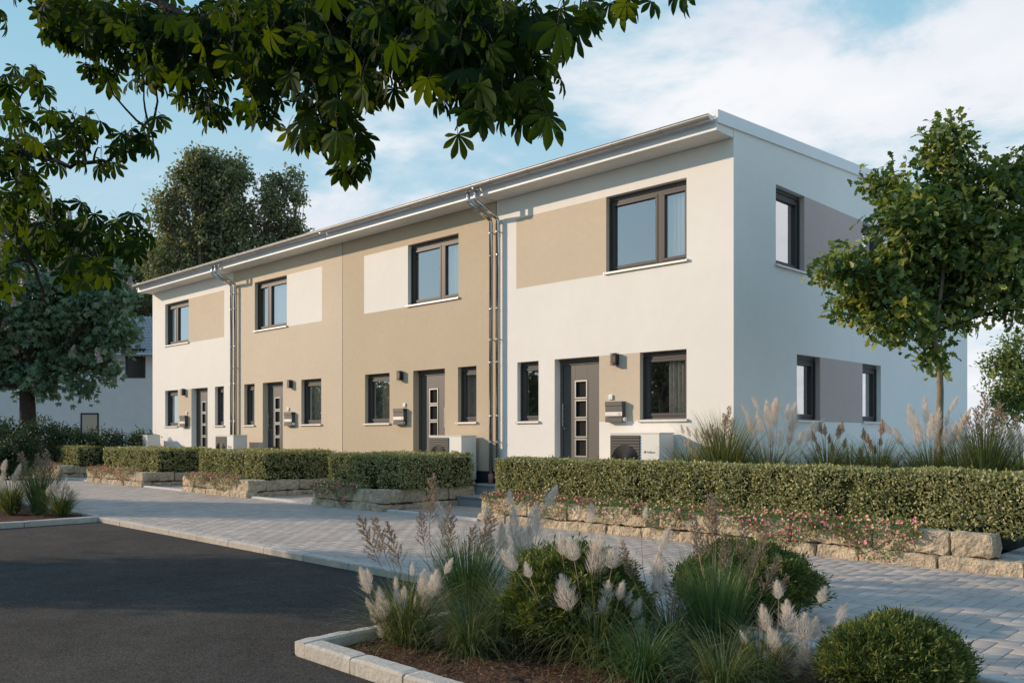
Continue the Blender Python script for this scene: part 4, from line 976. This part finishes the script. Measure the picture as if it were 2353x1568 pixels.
for (px,Y,kd,hs),nm in zip(bgl,bgn):
    b = bgpx(px,Y); H = []
    for x,y,l,ln in hs:
        yy = Y+rng.uniform(-.15,.15); d = nrm(RT3*ln+np.array([0,0,1.])); c = at(x,y,yy); L_ = l/F*yy*.95; H.append((c-d*L_*.5,d,L_))
    lab = nmz[kd]+' behind the long hedge, '+nm
    g = 'grasses behind the long hedge'
    if kd == 'reed': reeds(lab,b,H,1000,1.5,group=g,bw=.010,gm=L_GRASS)
    elif kd == 'brown': pampas(lab,b,H,1300,1.15,(.34,.6),.008,meshes=BRW,hn='seed_head',name='fountain_grass',group=g,hw=1.3)
    else: pampas(lab,b,H,1250,1.15,(.36,.7),.009,meshes=PLM if kd=='pampas' else PLS,group=g,hw=.72)
for i,(px,Y) in enumerate(((1690,13.5),(1835,13.3),(1955,13.1),(2075,13.0),(2205,12.9),(2310,12.8))):
    b = bgpx(px,Y); pampas('low plumeless green grass behind the long hedge, '+['under the reeds by the house corner','right of the first pale plumes','below the gap between the brown heads','left of the young tree','right of the young tree','at the far right of the row'][i],b,[],1150,[1.05,.85,1.15,.95,1.2,.9][i],(.38,.75),.009,name='arching_grass',group='grasses behind the long hedge')
# ---------------------------------------------------------------- round shrubs of the front bed
def shrub(label, px, py, w_px, h_px, n=26000, size=.034):
    c0,Y = gp(px,py); r = w_px/F*Y/2; h = h_px/F*Y; t = thing('round_shrub',label,'shrub',c0,group='round shrubs in the front bed')
    m = n; d = nrm(rng.normal(size=(m,3))); d[:,2] = np.abs(d[:,2])*1.0-.18*rng.random(m); d = nrm(d)
    bump_ = np.array([1+.20*noise.noise(Vector(v*1.9)+Vector((px*.1,0,0)))+.10*noise.noise(Vector(v*4.1))+.09*noise.noise(Vector(v*8.3))+.05*noise.noise(Vector(v*17)) for v in d])
    rad = bump_*(1-rng.exponential(.075,m)); rad = np.where(rng.random(m)<.05, bump_*rng.uniform(1.,1.13,m), rad); rad = np.clip(rad,.45,1.3)
    P = c0+[0,0,h*.38]+d*rad[:,None]*np.array([r,r,h*.62])
    P[:,2] = np.maximum(P[:,2],.04)
    dd = d*.9+rng.normal(size=(m,3))*.65+[0,0,.45]; nn = rng.normal(size=(m,3))*.8+d*.6
    cl = np.array([noise.noise(Vector(v*7.))*.5 for v in d])
    V,Fc,q = scatter(NEEDLE[0],NEEDLE[1],P,frames(dd,nn),size*rng.uniform(.6,1.3,m)*1.0,np.clip(rng.beta(2,2,m)+cl,0,1))
    arr_obj('foliage',V,Fc,L_BUSH,t,rnd=q)
    mb = MB(); ns = 20; nr = 10; vs = []; fs = []
    for i in range(nr+1):
        a = -.35+(math.pi/2+.35)*i/nr
        for k in range(ns): b = 2*math.pi*k/ns; vs.append((c0[0]+r*.80*math.cos(a)*math.cos(b),c0[1]+r*.80*math.cos(a)*math.sin(b),max(.03,h*.38+h*.62*.80*math.sin(a))))
    for i in range(nr):
        for k in range(ns): fs.append((i*ns+k,i*ns+(k+1)%ns,(i+1)*ns+(k+1)%ns,(i+1)*ns+k))
    mb.add(vs,fs); obj('twigs',mb,CORE,t,smooth=True)
    return t
shrub('round evergreen shrub behind the tallest cream plumes in the middle of the front bed',1322,1490,318,226,34000,.052)
shrub('round evergreen shrub beside the pavement, behind the brown reeds',1716,1432,300,190,30000,.046)
shrub('low dome shaped evergreen shrub in the bottom right corner of the photo',2054,1606,310,182,34000,.040)
# ================================================================== trees
# young oak-like tree behind the right hedge
Yt = 13.4; tb = W((2160-PX)/F*Yt, Yt, .46)
def P3(px,py,dy=0.): return at(px,py,Yt+dy)
k_ = F/Yt
lob = [(P3(2010,640,.0),(.62,.6,.42),70),(P3(1935,620,-.3),(.40,.4,.20),26),(P3(2060,730,-.4),(.55,.6,.30),44),(P3(2170,560,.2),(.95,.95,.75),150),(P3(2080,500,-.3),(.55,.6,.50),56),
       (P3(2190,420,.1),(.55,.6,.55),62),(P3(2175,330,0),(.36,.4,.32),26),(P3(2040,430,.2),(.32,.4,.28),20),(P3(2300,480,.3),(.55,.7,.70),64),(P3(2290,620,-.2),(.55,.7,.50),60),(P3(2180,700,.3),(.55,.6,.35),44),
       (P3(2350,400,.2),(.40,.5,.45),26),(P3(2370,560,.0),(.5,.6,.7),40),(P3(2340,700,-.2),(.35,.4,.28),22),(P3(2140,810,.0),(.16,.2,.24),10),(P3(1990,700,.3),(.45,.45,.22),26),(P3(2110,620,.6),(.8,.5,.6),60)]
def small_tree():
    t = thing('young_tree','slender young tree with lobed leaves and a broad crown standing right of the nearest house','tree',tb)
    mb = MB(); tr = [P3(2160,1085),P3(2158,980),P3(2160,900),P3(2158,840),P3(2146,800)]
    tr[0] = tb; mb.tube(tr+[P3(2150,760),P3(2165,640),P3(2175,500),P3(2178,380)],[.062,.054,.050,.047,.043,.036,.028,.018,.008],12); obj('trunk',mb,BARKY,t,smooth=True)
    br = MB(); parts = []; roots = [P3(2146,800),P3(2150,760),P3(2160,690),P3(2168,600),P3(2176,480)]
    for c,r,k in lob:
        r = np.array(r)
        zc = c[2]; cand = [q for q in roots if q[2] < zc+.05] or [roots[0]]
        s_ = cand[-1] if len(cand) < 3 else cand[-2]
        lp_ = limb(br,s_,c,.022,.008,sag=-.05,wob=.05,n=6)
        C,D = ell_points(k,c,r,.25)
        for q in range(min(k,12)): limb(br,lp_[rng.integers(3,len(lp_))],C[q],.007,.003,wob=.06,n=4,seg=3)
        parts.append(leaves_from_clumps(C,D,16,.115,.155,OAKL,droop=.3,up=.9,out=.5))
    obj('branches',br,BARKD,t,smooth=True); V,Fc,q = join(parts); arr_obj('crown',V,Fc,L_OAK,t,rnd=q)
small_tree()
# pale green tree far right
Y2 = 30.; 
tree('leafy_tree','green tree at the right edge, behind the young tree and the grasses','tree',W((2390-PX)/F*Y2,Y2,.5),2.2,.14,
     [(at(2370,880,Y2),(1.3,1.3,1.1),60),(at(2315,870,Y2),(.8,.8,.9),40),(at(2330,930,Y2),(.8,.8,.6),36),(at(2360,800,Y2),(.8,.8,.7),34),(at(2420,840,Y2),(1.4,1.2,1.2),50),(at(2305,820,Y2),(.5,.5,.5),14)],L_OAK,BARK,.15,LEAF2,30,.2)
# tall tree behind the terrace
Y3 = 50.
tl = [((505,395),1.0,40),((510,450),1.2,50),((440,430),1.1,46),((400,470),1.0,40),((480,400),1.0,40),((535,400),1.1,44),((570,430),.9,34),((520,460),1.2,50),((455,500),1.3,60),((395,540),1.2,50),((500,540),1.4,64),((560,500),1.2,50),((610,430),.8,26),((640,415),.4,8),((620,480),.9,30),
      ((655,455),.5,12),((640,530),1.1,40),((690,520),.7,20),((700,545),.6,16),((590,560),1.3,50),((440,580),1.5,70),((530,600),1.5,70),((380,600),1.2,46),((430,385),.6,16),((400,420),.6,16),((470,375),.5,12),((560,385),.5,10),((600,600),1.4,50),((375,510),.6,14)]
tree('tall_tree','tall broad-crowned tree rising behind the roof of the far left house','tree',W((505-PX)/F*Y3,Y3,0),9.5,.26,
     [(at(x,y,Y3)+np.array([rng.normal()*.6,rng.normal()*.6,0]),(r*1.15,r*1.15,r*.95),int(k*1.7)) for (x,y),r,k in tl],L_TALL,BARK,.23,LEAF2,20,.20,shell=.25)
for i,(x0,lobes,lab,lm,Yq) in enumerate([
    (300,[((300,640),2.0,60),((340,690),1.6,50),((270,700),1.6,50),((320,590),1.2,36),((350,760),1.4,40),((265,600),1.,20)],'pale green tree between the flowering chestnut and the terrace',L_PALE,60.),
    (325,[((330,740),1.2,60),((345,680),1.1,50),((335,620),.9,36),((350,800),1.,36),((400,575),1.3,44)],'yellowish green tree squeezed against the left end of the terrace',L_BGTREE,62.)]):
    tree('leafy_tree',lab,'tree',W((x0-PX)/F*Yq,Yq,0),5.,.2,[(at(x,y,Yq),(r*1.45,r*1.45,r*1.3),int(k*1.7)) for (x,y),r,k in lobes],lm,BARK,.26,LEAF2,26,.28)
# flowering chestnut left of the terrace
Y4 = 37.; cb = W((62-PX)/F*Y4,Y4,.3)
cl_ = [((60,700),1.7,120),((170,680),1.5,110),((-50,680),1.7,70),((120,600),1.4,80),((20,580),1.4,60),((225,740),1.0,70),((262,690),.9,46),((135,770),1.1,70),((40,780),1.1,56),((-70,770),1.3,40),((210,620),1.1,50),((250,840),.5,22),((115,870),.5,18),((283,775),.55,22),((200,880),.38,12),((60,520),1.1,30),((160,545),.8,24),((35,870),.6,24),((105,870),.55,22),((-30,880),.6,22),((-60,830),1.,30),((170,830),.4,12),((-20,850),.4,12)]
def chestnut_bg():
    t = thing('chestnut_tree','flowering chestnut tree with pinkish grey blossom spikes in front of the background house','tree',cb)
    mb = MB(); top = at(66,850,Y4); mb.tube([cb,at(64,960,Y4),at(62,900,Y4),top,at(80,760,Y4),at(90,660,Y4)],[.40,.33,.30,.26,.18,.1],12); obj('trunk',mb,BARKD,t,smooth=True)
    br = MB(); parts = []; bl_ = []
    for (x,y),r,k in cl_:
        c = at(x,y,Y4)+FW3*rng.uniform(-.8,.8); s_ = at(rng.uniform(55,80),rng.uniform(800,880),Y4)
        lp_ = limb(br,s_,c,.11,.03,wob=.05,n=6); r = r*1.23; C,D = ell_points(k,c,(r,r,r*.85),.45)
        for q in range(min(k,10)): limb(br,lp_[rng.integers(3,len(lp_))],C[q],.03,.012,wob=.06,n=4,seg=3)
        parts.append(leaves_from_clumps(C,D,18,.22,.24,SMALLPALM,droop=.9,up=.6,out=.8))
        for q in range(max(1,int(k*.22))):
            d = nrm(rng.normal(size=3)*[1,1,.5]+[0,0,.3]-FW3*1.1); bl_.append(c+d*r*rng.uniform(.9,1.08))
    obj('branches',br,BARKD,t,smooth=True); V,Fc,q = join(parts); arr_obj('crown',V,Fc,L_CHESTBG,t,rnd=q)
    n = 90; tt = rng.random(n); th = rng.uniform(0,6.28,n); rr = .22*(1-tt*.8)
    P = np.stack([rr*np.cos(th),rr*np.sin(th),tt],-1); BM = scatter(RHOMB[0]*[1.6,1,1],RHOMB[1],P,frames(rng.normal(size=(n,3))+[0,0,.4],rng.normal(size=(n,3))),rng.uniform(.09,.17,n))
    rv = [];rf_ = []
    for a in range(3):
        cx_,sx_ = math.cos(a*1.05),math.sin(a*1.05); k0 = len(rv); rv += [(-.2*cx_,-.2*sx_,-.05),(.2*cx_,.2*sx_,-.05),(.04*cx_,.04*sx_,1.05),(-.04*cx_,-.04*sx_,1.05)]; rf_.append((k0,k0+1,k0+2,k0+3))
    BM = join([BM,(np.array(rv),np.array(rf_),np.full(len(rv),.3))]); me = mesh_from('blossom',BM,L_BLOSSOM)
    rng.shuffle(bl_)
    for p in bl_[:98]:
        o = bpy.data.objects.new('blossom_spike',me); COL.objects.link(o); o.parent = t; o.location = [float(a) for a in (p-cb)]; s = rng.uniform(.36,.6); o.scale = (s,s,s); o.rotation_euler = (rng.uniform(-.3,.3),rng.uniform(-.3,.3),rng.uniform(0,6))
chestnut_bg()
# dark bushes behind the far left hedges
bx = [(-20,1005,1.0),(38,1010,1.0),(95,1008,1.0),(150,1015,.85),(205,1018,.85),(256,1022,.80),(322,1018,.62),(28,1058,.75),(50,1035,.8),(-15,1062,1.0)]
for i,(x,y,r) in enumerate(bx):
    Yb = 32.-.35*i if i < 7 else 28.5; c = at(x,y+8,Yb); t = thing('bush',['big dark green bush at the left edge, behind the shaded grass bed','dark green bush under the chestnut trunk, left side','dark green bush right of the chestnut trunk','dark green bush left of the low background window','dark green bush below the low background window','dark green bush right of the low background window','dark bush with a gap on its left, against the end of the terrace','low dark bush behind the farthest hedge, in front of the chestnut trunk','low dark bush behind the left end of the farthest hedge','low dark bush at the left edge beyond the shaded grass bed'][i],'bush',(c[0],c[1],.3),group='dark bushes behind the far left hedges')
    C,D = ell_points(int(150*r),c,(r*.8,r*.8,r*.9),.4); C[:,2] = np.maximum(C[:,2],.35); V,Fc,q = leaves_from_clumps(C,D,34,.085,.085,LEAF2,droop=0,up=.6,out=.8); arr_obj('foliage',V,Fc,L_DARKBUSH,t,rnd=q)
    mb = MB(); bb = np.array([c[0],c[1],.3])
    for q in range(6): limb(mb,bb,C[q],.04,.012,n=5,seg=4)
    obj('stems',mb,BARKD,t)
# ---------------------------------------------------------------- background house
Yh = 47.
hb = W((150-PX)/F*Yh,Yh,.0)
bh = thing('background_house','pale house with a silvery tiled roof seen behind the flowering chestnut','house',hb)
def H3(X,Yd,z): return W(X,Yh+Yd,z)
def hbx(mb,x0,x1,y0,y1,z0,z1):
    vs = [H3(x,y,z) for z in (z0,z1) for y in (y0,y1) for x in (x0,x1)]; mb.add(vs,[(0,2,3,1),(4,5,7,6),(0,1,5,4),(2,6,7,3),(0,4,6,2),(1,3,7,5)])
xL,xR = (-330-PX)/F*Yh,(400-PX)/F*Yh; ze = EYE+(HZ-815)/F*Yh
BGW = mat('background_render', (.62,.60,.57), .9, var=[(2,.04),(20,.03)])
mb = MB(); hbx(mb,xL,xR,0,9,0,ze); obj('wall',mb,BGW,bh)
TILE = mat('silvery_roof_tile', (.30,.30,.31), .35, var=[(3,.15)])
mb = MB(); nt_ = 14; zr = 2.7
for k in range(nt_):                      # overlapping tile courses, pantile waves
    y0 = -.5+4.9*k/nt_; y1 = -.5+4.9*(k+1)/nt_+.05; z0 = ze-.1+(zr+.1)*k/nt_+.05; z1 = ze-.1+(zr+.1)*(k+1)/nt_+.0
    n = 90; vs = []; fs = []
    for i in range(n*4+1):
        x = xL-.4+(xR-xL+.8)*i/(n*4); wz = .035*math.sin(i*math.pi/2*1.0)
        vs += [H3(x,y0,z0+wz-.06),H3(x,y0,z0+wz),H3(x,y1,z1+wz)]
    for i in range(n*4): a = i*3; fs += [(a,a+3,a+4,a+1),(a+1,a+4,a+5,a+2)]
    mb.add(vs,fs)
mb.add([H3(xL-.4,4.4,ze+zr),H3(xR+.4,4.4,ze+zr),H3(xR+.4,9.5,ze-.1),H3(xL-.4,9.5,ze-.1)],[(0,1,2,3)])
mb.add([H3(xL-.3,-.45,ze-.04),H3(xR+.3,-.45,ze-.04),H3(xR+.3,0,ze-.04),H3(xL-.3,0,ze-.04)],[(0,1,2,3)])
rf = obj('roof',mb,TILE,bh,fix=False)
mb = MB(); mb.tube([H3(xL-.3,-.52,ze-.02),H3(xR+.3,-.52,ze-.02)],.07,10); obj('gutter',mb,ZINC,rf)
def bgwin(x0,x1,y0,y1,blind=False):
    a,b = (x0-PX)/F*Yh,(x1-PX)/F*Yh; c,d = EYE+(HZ-y1)/F*Yh,EYE+(HZ-y0)/F*Yh
    mb = MB()
    hbx(mb,a,b,-.02,.05,d-.09,d); hbx(mb,a,b,-.02,.05,c,c+.09); hbx(mb,a,a+.09,-.02,.05,c+.09,d-.09); hbx(mb,b-.09,b,-.02,.05,c+.09,d-.09)
    f = obj('window',mb,BLACK,bh); mb = MB(); hbx(mb,a+.09,b-.09,-.012,.02,c+.09,d-.09); obj('pane',mb,BLINDB if blind else DGLASS,f)
BLINDB = mat('cream_blind', (.45,.37,.26), .8)
bgwin(288,334,800,868); bgwin(185,227,948,1010,True); bgwin(20,66,800,868)
# ================================================================== overhanging horse chestnut (foreground)
def chestnut_fg():
    base = W(-8.2,10.2,0.); t = thing('horse_chestnut_tree','big horse chestnut whose leafy branches hang into the photo from the top left','tree',base)
    mb = MB(); fork = W(-7.9,9.9,3.6); mb.tube([base,W(-8.15,10.15,1.2),W(-8.05,10.,2.4),fork,W(-7.8,9.9,5.),W(-7.7,9.9,6.8)],[.34,.27,.25,.23,.17,.08],14); obj('trunk',mb,BARKD,t,smooth=True)
    br = MB(); Ls = []
    # hanging lobes: centre px, depth, radii px, number of leaves, size
    lobes = [ # left group
     (60,200,6.9,60,50,16),(25,300,6.8,40,60,14),(120,300,6.7,90,45,26),(60,360,6.8,80,60,28),(190,290,6.6,45,40,12),(230,340,6.7,60,45,14),(300,330,6.5,50,40,12),(345,290,6.4,35,35,8),
     (60,450,6.8,85,50,26),(150,500,6.6,80,45,24),(40,520,6.7,60,50,18),(230,520,6.5,60,45,18),(190,590,6.5,60,50,18),(300,545,6.4,50,40,12),(215,620,6.4,40,40,9),(120,560,6.7,60,40,14),(0,620,6.6,35,50,10),(330,500,6.4,35,30,5),
     # top mass
     (180,40,6.4,100,60,40),(300,70,6.3,110,70,48),(230,150,6.3,60,40,16),(330,160,6.2,50,40,14),(420,100,6.1,110,80,56),(560,60,5.9,130,90,70),(690,60,5.6,130,90,76),(820,50,5.3,130,90,80),(950,40,5.0,130,70,76),(1080,30,4.8,110,60,50),
     (460,190,6.0,60,60,20),(480,250,5.9,35,35,9),(620,170,5.7,70,60,24),(600,230,5.6,50,45,12),(740,170,5.4,90,80,34),(760,270,5.3,70,60,22),(800,320,5.3,55,50,15),(800,375,5.3,35,35,6),(700,290,5.4,45,40,9),(860,160,5.1,80,70,28),
     (980,110,4.7,90,60,28),(1080,120,4.6,90,70,34),(1150,180,4.5,80,60,24),(1230,160,4.45,60,60,15),(1210,240,4.45,60,45,12),(1130,250,4.5,60,40,11),(1030,190,4.6,60,40,10),
     (1045,300,4.5,20,10,1),(1180,60,4.6,80,60,24),(1300,60,4.6,50,35,7),(1330,30,4.7,60,25,7),(1430,0,4.8,90,14,10),(1590,-25,4.9,30,14,2),(340,170,6.2,30,20,3)]
    targ = []
    for x,y,Y,rx,ry,n in lobes:
        for k in range(int(n*(2.1 if y < 130 and x < 1250 else (.8 if x < 400 and y > 130 else 1.05)))):
            a = rng.uniform(0,6.283); q = math.sqrt(rng.random())
            yy = Y+rng.normal()*.32; p = at(x+rx*q*math.cos(a),y+ry*q*math.sin(a),yy); Ls.append((p,at(x,y-ry*.4,Y),1.))
    # the rest of the crown, above and left of the frame
    extra = []
    for c,r,n in ((W(-8.2,10.4,5.6),(2.2,1.5,1.5),230),(W(-5.6,8.2,6.0),(1.8,1.4,.8),150),(W(-3.2,6.6,5.7),(1.7,1.1,.6),150),(W(-.9,5.4,5.0),(1.6,.9,.5),150),(W(-9.4,10.4,4.6),(1.8,1.2,1.2),130),(W(-7.6,9.9,4.1),(1.5,.8,.8),90),(W(-6.6,9.6,5.),(1.2,.9,.9),70)):
        C,D = ell_points(n,c,r,.2); extra += [(p,c,1.15) for p in C]
    Ls += extra
    P = np.array([a for a,_,_ in Ls]); m = len(P)
    out = nrm(rng.normal(size=(m,3))*[1,1,.0]+RT3*.35-FW3*.1)
    d = out*rng.uniform(.15,.9,m)[:,None]+np.array([0,0,-1.])+rng.normal(size=(m,3))*.18
    nn = out*1.+rng.normal(size=(m,3))*.35+[0,0,.9]
    sz = np.array([s for _,_,s in Ls])*rng.uniform(.105,.162,m)
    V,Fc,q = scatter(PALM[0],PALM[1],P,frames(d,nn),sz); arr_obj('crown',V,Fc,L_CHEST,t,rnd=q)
    # boughs following the lobes
    def bough(pts,r0,r1):
        pts = [at(*p) if len(p)==3 and p[0]>-900 else p for p in pts]; P_ = []
        pts = [np.array(p) for p in pts]; n = len(pts); rr = []
        for i in range(n-1):
            for k in range(5):
                tt = (i+k/5)/(n-1); P_.append(pts[i]+(pts[i+1]-pts[i])*k/5+rng.normal(size=3)*.012); rr.append(r0+(r1-r0)*tt)
        P_.append(pts[-1]); rr.append(r1); br.tube(P_,rr,7); return P_
    B1 = bough([(-400,350,9.9),(-250,260,8.2),(-60,330,6.8),(60,410,6.8),(110,480,6.7),(170,560,6.5),(230,590,6.4),(315,560,6.4)],.045,.009)
    B2 = bough([(-420,250,9.9),(-200,180,8.),(20,340,6.9),(160,375,6.7),(250,368,6.6),(300,350,6.5),(345,300,6.4)],.028,.006)
    B3 = bough([(-420,150,9.9),(-200,-160,8.),(100,-110,6.5),(420,30,6.1),(700,70,5.5),(840,150,5.1)],.05,.012)
    B4 = bough([(840,60,5.4),(930,10,5.),(1000,60,4.7),(1050,160,4.6),(1110,230,4.5),(1200,210,4.5)],.03,.008)
    B5 = bough([(600,50,5.9),(720,110,5.4),(760,200,5.3),(790,280,5.3),(800,340,5.3)],.022,.006)
    B6 = bough([(700,70,5.5),(900,-40,5.),(1150,-40,4.7),(1400,-60,4.8),(1600,-70,4.9)],.03,.008)
    B7 = bough([(-60,330,6.8),(30,520,6.8),(80,620,6.7),(110,700,6.7)],.03,.008)
    nodes = np.array(B1+B2+B3+B4+B5+B6+B7)
    for i in range(len(lobes)):
        x,y,Y,rx,ry,n = lobes[i]; c = at(x,y,Y); j = np.argmin(((nodes-c)**2).sum(1)); limb(br,nodes[j],c,.010,.004,sag=-.03,wob=.07,n=5,seg=5)
    # petioles
    for i in range(len(Ls)-len(extra)):
        p,c,_ = Ls[i]; j = np.argmin(((nodes-p)**2).sum(1)); s_ = p+(c-p)*.35+np.array([0,0,.07]); br.tube([s_,(s_+p)/2+[0,0,.015],p],[.0022,.002,.0018],3,cap=False)
    for c in (W(-8.2,10.4,5.6),W(-9.4,10.4,4.6)): limb(br,fork,c,.11,.04,wob=.05)
    obj('branches',br,BARKD,t,smooth=True)
chestnut_fg()
# street trees beyond the left edge whose shadows cross the asphalt and the paving
tree('street_tree','leafy street tree beyond the left edge, shading the middle of the asphalt','tree',W(-16.,12.2,0),3.2,.18,
     [(W(-16.2,12.0,4.7),(1.9,1.35,1.3),110),(W(-14.6,11.3,4.1),(1.3,1.0,.9),60),(W(-17.8,12.5,5.),(1.5,1.1,1.2),70),(W(-16,11.2,3.7),(1.2,.9,.6),50),(W(-13.4,10.9,4.7),(1.0,.9,.7),40),(W(-14.5,11.0,5.4),(1.3,.9,.8),50)],L_BGTREE,BARK,.17,LEAF2,34,.22,group='street trees beyond the left edge')
tree('street_tree','leafy street tree beyond the left edge, shading the paving and the left bed','tree',W(-19.5,19.8,0),3.4,.2,
     [(W(-19.5,19.8,5.4),(2.2,1.5,1.6),120),(W(-21.,20.2,4.6),(1.6,1.3,1.2),80),(W(-18.,19.4,4.3),(1.7,1.2,1.),80),(W(-17.6,19.8,5.6),(1.5,1.3,1.1),70),(W(-20.5,20.4,3.6),(1.6,1.2,.8),60),(W(-16.9,19.2,4.9),(1.,1.,.8),40)],L_BGTREE,BARK,.17,LEAF2,34,.22,group='street trees beyond the left edge')

# leafy trees across the street, mirrored in the ground-floor windows
for i,(x,y) in enumerate(((-58,-27),(-50,-28),(-42,-27),(-34,-28.5),(-27,-28),(-20,-29),(-13,-28.5))):
    t = tree('street_tree','broad leafy tree in the row across the street, mirrored in the lower windows','tree',(x,y,-.05),1.6,.2,
         [((x,y,3.0),(3.4,2.6,2.2),110),((x+1.5,y,4.4),(2.2,1.8,1.4),50),((x-1.6,y,2.),(2.6,2.,1.5),60)],L_BGTREE,BARK,.42,LEAF2,22,.4,group='tree row across the street')
